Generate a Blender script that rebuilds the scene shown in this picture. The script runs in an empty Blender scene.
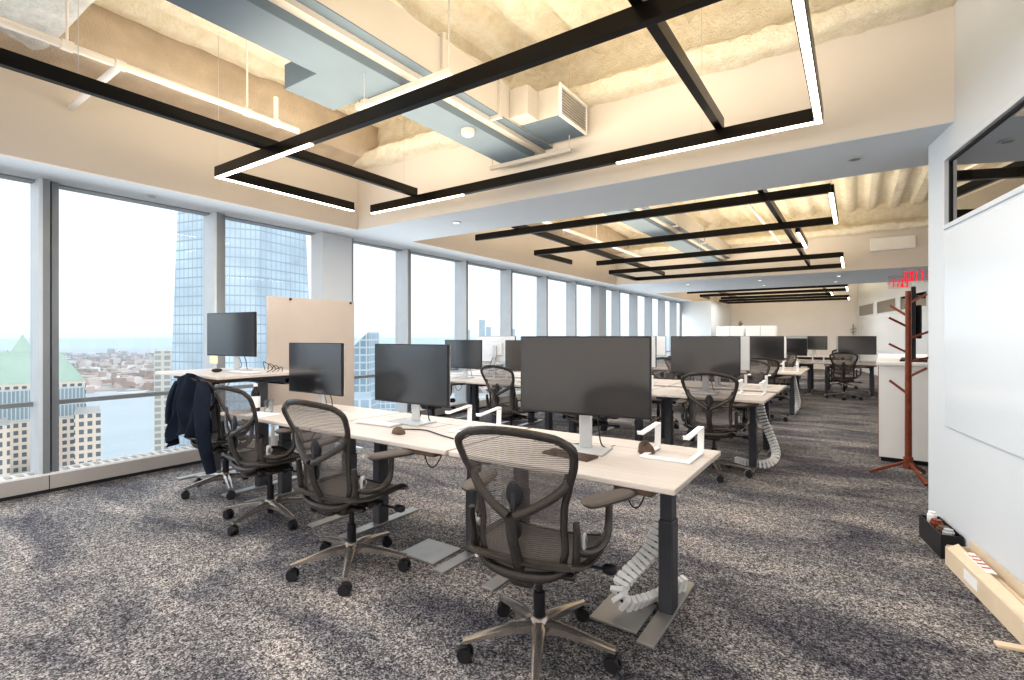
import bpy, math, random
import numpy as np
from mathutils import Vector, Matrix, noise
random.seed(7)
C = bpy.context.scene.collection
R = math.radians
PI = math.pi

# ------------------------------------------------------------------ mesh builder
class MB:
    def __init__(s): s.v = []; s.f = []; s.M = Matrix.Identity(4)
    def add(s, vs, fs):
        n = len(s.v)
        s.v += [tuple(s.M @ Vector(p)) for p in vs]
        s.f += [tuple(i + n for i in f) for f in fs]
        return s
    def box(s, x0, x1, y0, y1, z0, z1, ch=0.0):
        if ch <= 0:
            vs = [(x, y, z) for x in (x0, x1) for y in (y0, y1) for z in (z0, z1)]
            return s.add(vs, [(0,1,3,2),(4,6,7,5),(0,4,5,1),(2,3,7,6),(0,2,6,4),(1,5,7,3)])
        # box with chamfered vertical edges and top/bottom rims
        c = min(ch, (x1-x0)/2.01, (y1-y0)/2.01, (z1-z0)/2.01)
        def ring(z, i):
            a, b, d, e = x0+i, x1-i, y0+i, y1-i
            return [(a+c,d,z),(b-c,d,z),(b,d+c,z),(b,e-c,z),(b-c,e,z),(a+c,e,z),(a,e-c,z),(a,d+c,z)]
        vs = ring(z0, c*.999*.6) + ring(z0+c, 0) + ring(z1-c, 0) + ring(z1, c*.999*.6)
        fs = [tuple(range(7,-1,-1)), tuple(range(24,32))]
        for k in range(3):
            for i in range(8):
                j = (i+1) % 8
                fs.append((k*8+i, k*8+j, k*8+8+j, k*8+8+i))
        return s.add(vs, fs)
    def cyl(s, p, r0, r1, h, n=16, axis='z', cap=True):
        vs = []
        for k, r in ((0, r0), (1, r1)):
            for i in range(n):
                a = 2*PI*i/n
                q = (r*math.cos(a), r*math.sin(a), k*h)
                if axis == 'x': q = (q[2], q[0], q[1])
                if axis == 'y': q = (q[1], q[2], q[0])
                vs.append((p[0]+q[0], p[1]+q[1], p[2]+q[2]))
        fs = [(i, (i+1)%n, n+(i+1)%n, n+i) for i in range(n)]
        if cap: fs += [tuple(range(n-1,-1,-1)), tuple(range(n, 2*n))]
        return s.add(vs, fs)
    def lathe(s, p, prof, n=16):
        vs = []
        for r, z in prof:
            for i in range(n):
                a = 2*PI*i/n
                vs.append((p[0]+r*math.cos(a), p[1]+r*math.sin(a), p[2]+z))
        fs = []
        for k in range(len(prof)-1):
            for i in range(n):
                j = (i+1)%n
                fs.append((k*n+i, k*n+j, k*n+n+j, k*n+n+i))
        fs += [tuple(range(n-1,-1,-1)), tuple(range((len(prof)-1)*n, len(prof)*n))]
        return s.add(vs, fs)
    def tube(s, pts, rad, n=8, closed=False, flat=(1,1), smooth=0):
        pts = [Vector(p) for p in pts]
        if not hasattr(rad, '__len__'): rad = [rad]*len(pts)
        for _ in range(smooth):
            q, rr = [], []
            m = len(pts)
            rng = range(m) if closed else range(m-1)
            if not closed: q.append(pts[0]); rr.append(rad[0])
            for i in rng:
                j = (i+1) % m
                q += [pts[i].lerp(pts[j], .25), pts[i].lerp(pts[j], .75)]
                rr += [rad[i]*.75+rad[j]*.25, rad[i]*.25+rad[j]*.75]
            if not closed: q.append(pts[-1]); rr.append(rad[-1])
            pts, rad = q, rr
        m = len(pts); vs = []
        up = Vector((0,0,1)); prev = None
        for i in range(m):
            a = pts[(i-1) % m] if (closed or i > 0) else pts[0]
            b = pts[(i+1) % m] if (closed or i < m-1) else pts[-1]
            t = (b-a).normalized()
            if prev is None:
                ref = up if abs(t.z) < .95 else Vector((0,1,0))
                nx = t.cross(ref).normalized()
            else:
                nx = (prev - t*prev.dot(t)).normalized()
            prev = nx; ny = nx.cross(t)
            for k in range(n):
                an = 2*PI*k/n
                vs.append(pts[i] + nx*math.cos(an)*rad[i]*flat[0] + ny*math.sin(an)*rad[i]*flat[1])
        fs = []
        for i in range(m if closed else m-1):
            for k in range(n):
                l = (k+1)%n; j = (i+1)%m
                fs.append((i*n+k, i*n+l, j*n+l, j*n+k))
        if not closed: fs += [tuple(range(n-1,-1,-1)), tuple(range((m-1)*n, m*n))]
        return s.add(vs, fs)
    def bar(s, a, b, w, h):   # rectangular bar between two points, h measured upward
        a, b = Vector(a), Vector(b); t = (b-a).normalized()
        sx = t.cross(Vector((0,0,1))).normalized() if abs(t.z) < .99 else Vector((1,0,0))
        sy = sx.cross(t).normalized()
        vs = []
        for p in (a, b):
            for i, j in ((-1,-1),(1,-1),(1,1),(-1,1)):
                vs.append(p + sx*i*w/2 + sy*j*h/2)
        return s.add(vs, [(3,2,1,0),(4,5,6,7),(0,1,5,4),(1,2,6,5),(2,3,7,6),(3,0,4,7)])
    def sphere(s, p, r, sc=(1,1,1), nu=12, nv=8):
        vs = [(p[0], p[1], p[2]+r*sc[2])]
        for j in range(1, nv):
            th = PI*j/nv
            for i in range(nu):
                a = 2*PI*i/nu
                vs.append((p[0]+r*sc[0]*math.sin(th)*math.cos(a), p[1]+r*sc[1]*math.sin(th)*math.sin(a), p[2]+r*sc[2]*math.cos(th)))
        vs.append((p[0], p[1], p[2]-r*sc[2]))
        fs = [(0, 1+i, 1+(i+1)%nu) for i in range(nu)]
        for j in range(nv-2):
            for i in range(nu):
                a = 1+j*nu
                fs.append((a+i, a+nu+i, a+nu+(i+1)%nu, a+(i+1)%nu))
        e = len(vs)-1; a = 1+(nv-2)*nu
        fs += [(e, a+(i+1)%nu, a+i) for i in range(nu)]
        return s.add(vs, fs)
    def grid(s, fn, nu, nv):
        vs = [fn(i/nu, j/nv) for j in range(nv+1) for i in range(nu+1)]
        fs = [(j*(nu+1)+i, j*(nu+1)+i+1, (j+1)*(nu+1)+i+1, (j+1)*(nu+1)+i) for j in range(nv) for i in range(nu)]
        return s.add(vs, fs)
    def build(s, name, mat, parent=None, smooth=False, bevel=0):
        me = bpy.data.meshes.new(name); me.from_pydata(s.v, [], s.f); me.update()
        import bmesh
        bm = bmesh.new(); bm.from_mesh(me); bmesh.ops.recalc_face_normals(bm, faces=bm.faces); bm.to_mesh(me); bm.free()
        o = bpy.data.objects.new(name, me); C.objects.link(o)
        if mat: me.materials.append(mat)
        if smooth:
            for p in me.polygons: p.use_smooth = True
            try: me.set_sharp_from_angle(angle=R(40))
            except Exception: pass
        if bevel:
            m = o.modifiers.new('bevel', 'BEVEL'); m.width = bevel; m.segments = 2; m.limit_method = 'ANGLE'
        if parent: o.parent = parent
        return o

def tag(o, label=None, cat=None, group=None, kind=None):
    if label: o['label'] = label
    if cat: o['category'] = cat
    if group: o['group'] = group
    if kind: o['kind'] = kind
    return o
def thing(name, label, cat, loc=(0,0,0), rz=0, group=None):
    o = bpy.data.objects.new(name, None); C.objects.link(o)
    o.empty_display_size = .1; o.location = loc; o.rotation_euler = (0,0,rz)
    return tag(o, label, cat, group)
def dup(root, loc, rz=0, label=None, group=None, cat=None):
    kids = {}
    for o in list(bpy.data.objects):
        if o.parent: kids.setdefault(o.parent, []).append(o)
    def cp(o, par):
        c = o.copy(); C.objects.link(c); c.parent = par
        for k in kids.get(o, []): cp(k, c)
        return c
    r = cp(root, None); r.location = loc; r.rotation_euler = (0,0,rz)
    if label: r['label'] = label
    if group: r['group'] = group
    return r

# ------------------------------------------------------------------ materials
def nodes(name):
    m = bpy.data.materials.new(name); m.use_nodes = True
    nt = m.node_tree; nt.nodes.clear()
    out = nt.nodes.new('ShaderNodeOutputMaterial')
    return m, nt, out
def N(nt, t, **k):
    n = nt.nodes.new(t)
    for a, b in k.items():
        if a.startswith('i_'): n.inputs[a[2:].replace('_', ' ')].default_value = b
        else: setattr(n, a, b)
    return n
def ramp(nt, stops, interp='LINEAR'):
    r = nt.nodes.new('ShaderNodeValToRGB'); cr = r.color_ramp; cr.interpolation = interp
    while len(cr.elements) < len(stops): cr.elements.new(.5)
    for e, (p, c) in zip(cr.elements, stops):
        e.position = p; e.color = (*c, 1) if len(c) == 3 else c
    return r
def mat(name, col, rough=.5, metal=0, var=.06, scale=6, spec=.5, bump=0, bscale=60, coat=0):
    m, nt, out = nodes(name)
    b = N(nt, 'ShaderNodeBsdfPrincipled'); L = nt.links.new
    b.inputs['Roughness'].default_value = rough; b.inputs['Metallic'].default_value = metal
    b.inputs['Specular IOR Level'].default_value = spec; b.inputs['Coat Weight'].default_value = coat
    tc = N(nt, 'ShaderNodeTexCoord'); nz = N(nt, 'ShaderNodeTexNoise', i_Scale=scale, i_Detail=4.0)
    L(tc.outputs['Object'], nz.inputs['Vector'])
    lo = tuple(c*(1-var) for c in col); hi = tuple(min(1, c*(1+var)) for c in col)
    r = ramp(nt, [(.3, lo), (.7, hi)]); L(nz.outputs['Fac'], r.inputs[0]); L(r.outputs[0], b.inputs['Base Color'])
    if bump:
        n2 = N(nt, 'ShaderNodeTexNoise', i_Scale=bscale, i_Detail=3.0); L(tc.outputs['Object'], n2.inputs['Vector'])
        bp = N(nt, 'ShaderNodeBump', i_Strength=bump, i_Distance=.02); L(n2.outputs['Fac'], bp.inputs['Height']); L(bp.outputs[0], b.inputs['Normal'])
    L(b.outputs[0], out.inputs[0]); return m
def emis(name, col, st):
    m, nt, out = nodes(name); e = N(nt, 'ShaderNodeEmission', i_Strength=st); e.inputs[0].default_value = (*col, 1)
    nt.links.new(e.outputs[0], out.inputs[0]); return m

M = {}
M['wall'] = mat('painted_wall', (.74,.715,.70), .7, var=.02, scale=1.5)
M['fascia'] = mat('painted_fascia', (.69,.635,.585), .75, var=.02, scale=1.2)
M['soffit'] = mat('painted_soffit', (.62,.66,.70), .8, var=.02, scale=1.5)
M['wall_cool'] = mat('painted_wall_cool', (.62,.65,.68), .6, var=.015, scale=1.5)
M['board'] = mat('glossy_writing_board', (.67,.71,.75), .18, var=.01, scale=1)
M['tanboard'] = mat('tan_board', (.52,.44,.38), .6, var=.05, scale=2)
M['mullion'] = mat('grey_anodised_metal', (.30,.32,.34), .4, .5, var=.04)
M['mullion_light'] = mat('light_anodised_metal', (.66,.70,.74), .45, .2, var=.03)
M['sill'] = mat('beige_metal_panel', (.47,.44,.42), .42, .25, var=.03, scale=2)
M['darkmetal'] = mat('black_painted_metal', (.007,.0055,.005), .32, .2, var=.15)
M['leg'] = mat('charcoal_powder_coat', (.075,.078,.09), .45, .3, var=.08)
M['foot'] = mat('grey_brushed_foot', (.42,.41,.40), .38, .6, var=.06, scale=12)
M['chair'] = mat('graphite_plastic', (.10,.092,.088), .22, .7, var=.1, scale=14)
M['chairlight'] = mat('satin_aluminium', (.50,.46,.43), .22, .85, var=.06, scale=14)
M['black'] = mat('black_plastic', (.02,.02,.024), .4, var=.2)
M['armpad'] = mat('soft_arm_pad', (.10,.085,.075), .4, var=.1)
M['navy'] = mat('navy_cloth', (.008,.014,.028), .85, var=.35, scale=9, bump=.4, bscale=120)
M['silver'] = mat('silver_plastic', (.60,.61,.62), .3, .5, var=.03)
M['monback'] = mat('pale_monitor_back', (.60,.60,.60), .5, var=.03)
M['white'] = mat('white_laminate', (.83,.82,.81), .4, var=.015)
M['whiteplastic'] = mat('white_plastic', (.80,.79,.78), .45, var=.03)
M['duct'] = mat('blue_grey_duct', (.13,.17,.215), .75, .0, spec=.2, var=.04, scale=3)  # darkened to do the work of weaker light on duct undersides
M['duct_cream'] = mat('cream_duct', (.47,.44,.41), .6, var=.03, scale=2)
M['pipe'] = mat('white_pipe', (.85,.80,.75), .5, var=.03)
M['redwood'] = mat('reddish_brown_wood', (.20,.055,.028), .4, var=.25, scale=18)
M['crate'] = mat('cream_cardboard', (.66,.54,.40), .8, var=.08, scale=5)
M['brown'] = mat('dark_brown_leather', (.105,.068,.050), .5, var=.3, scale=30)
M['paper'] = mat('yellow_paper', (.80,.66,.38), .8, var=.03)
M['cable'] = mat('black_rubber_cable', (.02,.02,.022), .5, var=.1)
M['red'] = emis('red_sign_letters', (.85,.03,.05), 1.0)
M['light'] = emis('lamp_diffuser', (1.0,.86,.66), 9.0)
M['downlight'] = emis('downlight_lens', (1.0,.93,.82), 2.5)

def m_desk():
    m, nt, out = nodes('pale_wood_laminate'); L = nt.links.new
    b = N(nt, 'ShaderNodeBsdfPrincipled'); b.inputs['Roughness'].default_value = .38
    tc = N(nt, 'ShaderNodeTexCoord'); mp = N(nt, 'ShaderNodeMapping'); mp.inputs['Scale'].default_value = (1.5, 22, 22)
    nz = N(nt, 'ShaderNodeTexNoise', i_Scale=2.0, i_Detail=6.0)
    L(tc.outputs['Object'], mp.inputs[0]); L(mp.outputs[0], nz.inputs['Vector'])
    r = ramp(nt, [(.25, (.47,.415,.37)), (.75, (.555,.50,.455))]); L(nz.outputs['Fac'], r.inputs[0]); L(r.outputs[0], b.inputs['Base Color'])
    L(b.outputs[0], out.inputs[0]); return m
M['desk'] = m_desk()

def m_carpet():
    m, nt, out = nodes('mottled_carpet'); L = nt.links.new
    b = N(nt, 'ShaderNodeBsdfPrincipled'); b.inputs['Roughness'].default_value = .95; b.inputs['Specular IOR Level'].default_value = .15
    tc = N(nt, 'ShaderNodeTexCoord')
    vo = N(nt, 'ShaderNodeTexVoronoi', i_Scale=150.0); L(tc.outputs['Object'], vo.inputs['Vector'])
    sc_ = N(nt, 'ShaderNodeSeparateColor'); L(vo.outputs['Color'], sc_.inputs[0])
    n0 = N(nt, 'ShaderNodeTexNoise', i_Scale=28.0, i_Detail=3.0, i_Roughness=.7); L(tc.outputs['Object'], n0.inputs['Vector'])
    n1 = N(nt, 'ShaderNodeMix', data_type='FLOAT'); n1.inputs[0].default_value = .55; L(sc_.outputs[0], n1.inputs[2]); L(n0.outputs['Fac'], n1.inputs[3])
    r1 = ramp(nt, [(.22, (.013,.013,.018)), (.5, (.135,.127,.127)), (.78, (.48,.46,.44))]); L(n1.outputs[0], r1.inputs[0])
    mp = N(nt, 'ShaderNodeMapping'); mp.inputs['Rotation'].default_value = (0,0,R(34)); mp.inputs['Scale'].default_value = (.75,1.9,1)
    L(tc.outputs['Object'], mp.inputs[0])
    n2 = N(nt, 'ShaderNodeTexNoise', i_Scale=1.3, i_Detail=3.0, i_Distortion=.8); L(mp.outputs[0], n2.inputs['Vector'])
    r2 = ramp(nt, [(.33, (.42,.42,.50)), (.5, (.85,.85,.87)), (.68, (1.4,1.32,1.26))]); L(n2.outputs['Fac'], r2.inputs[0])
    mx = N(nt, 'ShaderNodeMix', data_type='RGBA', blend_type='MULTIPLY'); mx.inputs[0].default_value = 1
    L(r1.outputs[0], mx.inputs[6]); L(r2.outputs[0], mx.inputs[7]); L(mx.outputs[2], b.inputs['Base Color'])
    bp = N(nt, 'ShaderNodeBump', i_Strength=.5, i_Distance=.01); L(n1.outputs[0], bp.inputs['Height']); L(bp.outputs[0], b.inputs['Normal'])
    L(b.outputs[0], out.inputs[0]); return m
M['carpet'] = m_carpet()

def m_foam(name='sprayed_foam', c0=(.84,.74,.58), c1=(.97,.91,.78), scale=9, st=.8):
    m, nt, out = nodes(name); L = nt.links.new
    b = N(nt, 'ShaderNodeBsdfPrincipled'); b.inputs['Roughness'].default_value = .95; b.inputs['Specular IOR Level'].default_value = .1
    tc = N(nt, 'ShaderNodeTexCoord')
    n1 = N(nt, 'ShaderNodeTexNoise', i_Scale=float(scale), i_Detail=8.0, i_Roughness=.7); L(tc.outputs['Object'], n1.inputs['Vector'])
    n2 = N(nt, 'ShaderNodeTexNoise', i_Scale=48.0, i_Detail=4.0, i_Roughness=.75); L(tc.outputs['Object'], n2.inputs['Vector'])
    r = ramp(nt, [(.3, c0), (.62, c1)]); L(n1.outputs['Fac'], r.inputs[0]); L(r.outputs[0], b.inputs['Base Color'])
    ad = N(nt, 'ShaderNodeMath', operation='ADD'); L(n1.outputs['Fac'], ad.inputs[0]); L(n2.outputs['Fac'], ad.inputs[1])
    bp = N(nt, 'ShaderNodeBump', i_Strength=st, i_Distance=.04); L(ad.outputs[0], bp.inputs['Height']); L(bp.outputs[0], b.inputs['Normal'])
    L(b.outputs[0], out.inputs[0]); return m
M['foam'] = m_foam()
M['foamgrey'] = m_foam('grey_insulation', (.55,.55,.54), (.80,.80,.78), 7, .5)

def m_glass(name, refl=.06, tint=(.97,.985,1)):
    m, nt, out = nodes(name); L = nt.links.new
    t = N(nt, 'ShaderNodeBsdfTransparent'); t.inputs[0].default_value = (*tint, 1)
    g = N(nt, 'ShaderNodeBsdfGlossy', i_Roughness=.02); mx = N(nt, 'ShaderNodeMixShader'); mx.inputs[0].default_value = refl
    L(t.outputs[0], mx.inputs[1]); L(g.outputs[0], mx.inputs[2]); L(mx.outputs[0], out.inputs[0]); return m
M['glass'] = m_glass('window_glass', .02)
M['acrylic'] = m_glass('clear_acrylic', .10, (.93,.95,.96))
M['darkglass'] = m_glass('interior_glass', .62, (.35,.35,.36))
M['bottleglass'] = m_glass('drinking_glass', .25, (.86,.9,.92))

def m_screen():
    m, nt, out = nodes('matte_screen'); L = nt.links.new
    b = N(nt, 'ShaderNodeBsdfPrincipled'); b.inputs['Roughness'].default_value = .16; b.inputs['IOR'].default_value = 2.5
    tc = N(nt, 'ShaderNodeTexCoord'); nz = N(nt, 'ShaderNodeTexNoise', i_Scale=2.0); L(tc.outputs['Object'], nz.inputs['Vector'])
    r = ramp(nt, [(.3, (.010,.010,.012)), (.7, (.014,.014,.017))]); L(nz.outputs['Fac'], r.inputs[0]); L(r.outputs[0], b.inputs['Base Color'])
    L(b.outputs[0], out.inputs[0]); return m
M['screen'] = m_screen()

def m_mesh():
    m, nt, out = nodes('woven_suspension_mesh'); L = nt.links.new
    tc = N(nt, 'ShaderNodeTexCoord')
    wv = N(nt, 'ShaderNodeTexWave', i_Scale=38.0, i_Distortion=2.5, i_Detail=0.0); wv.bands_direction = 'Z'
    wv.inputs['Detail Scale'].default_value = .6
    L(tc.outputs['Object'], wv.inputs['Vector'])
    mr = N(nt, 'ShaderNodeMapRange'); mr.inputs['To Min'].default_value = .38; mr.inputs['To Max'].default_value = .78; L(wv.outputs['Fac'], mr.inputs[0])
    t = N(nt, 'ShaderNodeBsdfTransparent'); b = N(nt, 'ShaderNodeBsdfPrincipled'); b.inputs['Base Color'].default_value = (.11,.095,.088,1); b.inputs['Roughness'].default_value = .5
    mx = N(nt, 'ShaderNodeMixShader'); L(mr.outputs[0], mx.inputs[0]); L(t.outputs[0], mx.inputs[1]); L(b.outputs[0], mx.inputs[2]); L(mx.outputs[0], out.inputs[0]); return m
M['mesh'] = m_mesh()

def m_facade(name, base, line, sx, sz, lw=.12, win=None, rough=.4, metal=0, haze=0.0):
    """grid facade: object coordinates; horizontal coordinate = x+y, sz floor height"""
    m, nt, out = nodes(name); L = nt.links.new
    tc = N(nt, 'ShaderNodeTexCoord'); sp = N(nt, 'ShaderNodeSeparateXYZ'); L(tc.outputs['Object'], sp.inputs[0])
    def cell(src, size, w):
        d = N(nt, 'ShaderNodeMath', operation='DIVIDE'); L(src, d.inputs[0]); d.inputs[1].default_value = size
        f = N(nt, 'ShaderNodeMath', operation='FRACT'); L(d.outputs[0], f.inputs[0])
        g = N(nt, 'ShaderNodeMath', operation='LESS_THAN'); L(f.outputs[0], g.inputs[0]); g.inputs[1].default_value = w
        return g
    ad = N(nt, 'ShaderNodeMath', operation='ADD'); L(sp.outputs[0], ad.inputs[0]); L(sp.outputs[1], ad.inputs[1])
    a = cell(ad.outputs[0], sx, lw); c = cell(sp.outputs[2], sz, lw)
    mx = N(nt, 'ShaderNodeMath', operation='MAXIMUM'); L(a.outputs[0], mx.inputs[0]); L(c.outputs[0], mx.inputs[1])
    nz = N(nt, 'ShaderNodeTexNoise', i_Scale=.05, i_Detail=3.0); L(tc.outputs['Object'], nz.inputs['Vector'])
    r = ramp(nt, [(.35, tuple(x*.8 for x in base)), (.65, tuple(min(1,x*1.15) for x in base))]); L(nz.outputs['Fac'], r.inputs[0])
    m2 = N(nt, 'ShaderNodeMix', data_type='RGBA'); L(mx.outputs[0], m2.inputs[0]); L(r.outputs[0], m2.inputs[6]); m2.inputs[7].default_value = (*line, 1)
    b = N(nt, 'ShaderNodeBsdfPrincipled'); b.inputs['Roughness'].default_value = rough; b.inputs['Metallic'].default_value = metal
    L(m2.outputs[2], b.inputs['Base Color']); L(b.outputs[0], out.inputs[0]); return m
M['tower'] = m_facade('glass_tower_facade', (.52,.64,.74), (.34,.42,.50), 2.7, 4.0, .14, rough=.35)
M['stonegrid'] = m_facade('stone_grid_facade', (.13,.16,.19), (.66,.58,.50), 1.8, 2.2, .42)
M['flats'] = m_facade('balcony_facade', (.34,.36,.34), (.62,.60,.55), 5, 4.2, .34)
M['blueglass'] = m_facade('blue_glass_facade', (.30,.40,.48), (.55,.62,.66), 4, 4.5, .22)
M['copper'] = mat('pale_green_copper', (.36,.46,.39), .7, var=.1, scale=.1)
M['roofgrey'] = mat('grey_roof', (.32,.34,.35), .8, var=.1, scale=.1)
def m_city(name, stops, scale):
    m, nt, out = nodes(name); L = nt.links.new
    ge = N(nt, 'ShaderNodeNewGeometry')
    v = N(nt, 'ShaderNodeTexVoronoi', i_Scale=scale); L(ge.outputs['Position'], v.inputs['Vector'])
    n0 = N(nt, 'ShaderNodeTexNoise', i_Scale=scale*.12, i_Detail=5.0); L(ge.outputs['Position'], n0.inputs['Vector'])
    sx = N(nt, 'ShaderNodeSeparateColor'); L(v.outputs['Color'], sx.inputs[0])
    mm = N(nt, 'ShaderNodeMix', data_type='FLOAT'); mm.inputs[0].default_value = .5; L(sx.outputs[0], mm.inputs[2]); L(n0.outputs['Fac'], mm.inputs[3])
    r = ramp(nt, stops); L(mm.outputs[0], r.inputs[0])
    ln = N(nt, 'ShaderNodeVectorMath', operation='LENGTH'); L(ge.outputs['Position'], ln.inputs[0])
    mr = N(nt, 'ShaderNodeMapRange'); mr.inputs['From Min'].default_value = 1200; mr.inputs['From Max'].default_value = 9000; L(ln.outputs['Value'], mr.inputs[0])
    m2 = N(nt, 'ShaderNodeMix', data_type='RGBA'); L(mr.outputs[0], m2.inputs[0]); L(r.outputs[0], m2.inputs[6]); m2.inputs[7].default_value = (.46,.55,.62,1)  # haze is painted in: colour fades to pale blue with distance
    b = N(nt, 'ShaderNodeBsdfPrincipled'); b.inputs['Roughness'].default_value = .9; L(m2.outputs[2], b.inputs['Base Color'])
    L(b.outputs[0], out.inputs[0]); return m
M['city'] = m_city('hazy_city', [(.2, (.16,.20,.16)), (.4, (.30,.31,.29)), (.55, (.42,.33,.29)), (.75, (.66,.64,.60))], .018)
M['river'] = mat('river_water', (.36,.43,.47), .35, var=.06, scale=.01)
M['lowroofs'] = m_city('low_buildings', [(.2, (.25,.24,.22)), (.5, (.45,.34,.30)), (.8, (.75,.73,.70))], .03)

# ------------------------------------------------------------------ camera
F = 503.0; YAW = R(34.3); H = 1.35
cam_d = bpy.data.cameras.new('camera'); cam = bpy.data.objects.new('camera', cam_d); C.objects.link(cam)
cam.location = (0,0,H); cam.rotation_euler = (R(90), 0, YAW)
cam_d.sensor_width = 36; cam_d.lens = F/1024*36; cam_d.shift_y = -4/1024; cam_d.clip_start = .05; cam_d.clip_end = 60000
bpy.context.scene.camera = cam
cs, sn = math.cos(YAW), math.sin(YAW)
def wpos(x, d): return (x*cs - d*sn, x*sn + d*cs)     # (right, forward) of the viewpoint -> world

# ------------------------------------------------------------------ setting
def struct(name, mb, m, parent=None, smooth=False, bevel=0):
    o = mb.build(name, m, parent, smooth, bevel)
    if parent is None: o['kind'] = 'structure'
    return o
SZ = 2.70          # soffit height
DK = 3.95          # deck height
XG = -5.95         # glass
XF = -5.22         # inner edge of window soffit
YB, YE = -3.6, 24.0
XR = 3.2
struct('floor', MB().box(XG-.3, XR+.1, YB-.1, YE+.3, -.15, 0), M['carpet'])

# ceiling deck: ribbed sprayed foam
def deck_fn(x0, x1, y0, y1):
    def f(u, v):
        x = x0+(x1-x0)*u; y = y0+(y1-y0)*v
        rb = math.sin(x*2*PI/.36)
        z = DK + .075*max(-.6, min(.6, rb*1.4)) + .035*noise.noise(Vector((x*2.2, y*.9, 0))) + .03*noise.noise(Vector((x*7, y*4, 3)))
        return (x, y, z)
    return f
struct('ceiling', MB().grid(deck_fn(XF-.05, XR, YB, YE), 190, 330), M['foam'], smooth=True)
struct('ceiling_deck', MB().box(XG-.3, XR+.1, YB-.1, YE+.3, DK+.14, DK+.35), M['roofgrey'])
# soffit along the windows
struct('ceiling_soffit', MB().box(XG-.1, XF, YB, YE, SZ, SZ+.06), M['soffit'])
struct('trim_1', MB().box(XF-.06, XF+.004, YB, YE, SZ-.003, 3.95), M['fascia'])
# blind pocket line at the head of the glass
struct('trim_2', MB().box(XG-.02, XG+.10, YB, YE, SZ-.014, SZ-.001), M['mullion'])
# transverse beams
def beam(name, y0, y1, x1=XR):
    b = MB()
    b.box(XF-.02, x1, y0, y0+.03, SZ+.004, 3.44); b.box(XF-.02, x1, y1-.03, y1, SZ+.004, 3.44)
    o = struct(name, b, M['fascia'])
    s_ = MB().box(XG+.02, x1, y0, y1, SZ-.004, SZ+.003); s_.build('soffit_panel', M['soffit'], o)
    return o
beams = [(-.9,-.1), (4.18,5.12), (12.5,15.7)]
for i, (a, b) in enumerate(beams): beam('trim_%d' % (i+3), a, b)
# foam-covered girders above the beams
def girder(y0, y1, x0=XF, x1=XR, zb=3.42):
    def prof(v):      # section around the girder: front-low, bulge, up
        P = [(y0+.04, zb), (y0-.16, zb+.02), (y0-.19, zb+.13), (y0-.10, zb+.2), (y0+.02, zb+.24), (y0+.05, DK+.1)]
        t = v*(len(P)-1); i = min(len(P)-2, int(t)); f = t-i
        return P[i][0]*(1-f)+P[i+1][0]*f, P[i][1]*(1-f)+P[i+1][1]*f
    def fn(u, v):
        x = x0+(x1-x0)*u; y, z = prof(v)
        n = noise.noise(Vector((x*9, y*9, z*9)))*.022 + noise.noise(Vector((x*3, y*3, z*3)))*.025
        return (x, y - n, z + n*.8)
    return MB().grid(fn, 240, 22)
for i, (a, b) in enumerate(beams[1:]):
    struct('ceiling_girder', girder(a, b), M['foam'], smooth=True)
# foam girder running along the window fascia
def long_girder(u, v):
    y = YB+(YE-YB)*v
    P = [(XF+.01, 3.46), (XF+.30, 3.50), (XF+.36, 3.62), (XF+.34, DK+.1)]
    t = u*(len(P)-1); i = min(len(P)-2, int(t)); f = t-i
    x = P[i][0]*(1-f)+P[i+1][0]*f; z = P[i][1]*(1-f)+P[i+1][1]*f
    n = noise.noise(Vector((x*5, y*3, z*5)))*.03
    return (x+n, y, z-n)
struct('ceiling_girder', MB().grid(long_girder, 18, 300), mat('tan_fireproofing', (.56,.47,.38), .95, var=.12, scale=4, bump=.5), smooth=True)
# insulated transverse girder at upper left
def ins(u, v):
    x = XF+(3.2-XF)*u*.42
    P = [(1.22, DK+.1), (1.22, 3.62), (1.15, 3.5), (.55, 3.5), (.48, 3.62), (.48, DK+.1)]
    t = v*(len(P)-1); i = min(len(P)-2, int(t)); f = t-i
    y = P[i][0]*(1-f)+P[i+1][0]*f; z = P[i][1]*(1-f)+P[i+1][1]*f
    n = noise.noise(Vector((x*4, y*5, z*5)))*.03
    return (x, y+n, z+n)
struct('ceiling_girder', MB().grid(ins, 90, 24), M['foamgrey'], smooth=True)

# window wall: mullions, panes, rail, convector
PITCH = 1.4215; Y0 = 1.355
ks = range(-3, 16)
mull = [Y0+PITCH*k for k in ks]
for i, y in enumerate(mull):
    if y > YE-.2: break
    y2 = min(y+PITCH, YE)
    w = MB(); w.box(XG-.06, XG+.20, y-.06, y-.012, .12, SZ); w.box(XG-.06, XG+.14, y+.012, y+.06, .12, SZ)
    o = struct('window_%d' % (i+1), w, M['mullion'])
    MB().box(XG-.05, XG+.10, y-.0121, y+.0121, .12, SZ-.001).build('mullion_seam', M['darkmetal'], o)
    MB().box(XG-.06, XG+.20, y-.085, y-.0601, .12, SZ-.001).build('side_frame', M['mullion_light'], o)
    MB().box(XG-.012, XG-.004, y+.061, y2-.086, .12, SZ).build('pane', M['glass'], o)
    MB().box(XG-.02, XG+.03, y+.061, y2-.086, .735, .775).build('rail', M['mullion'], o)
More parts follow.
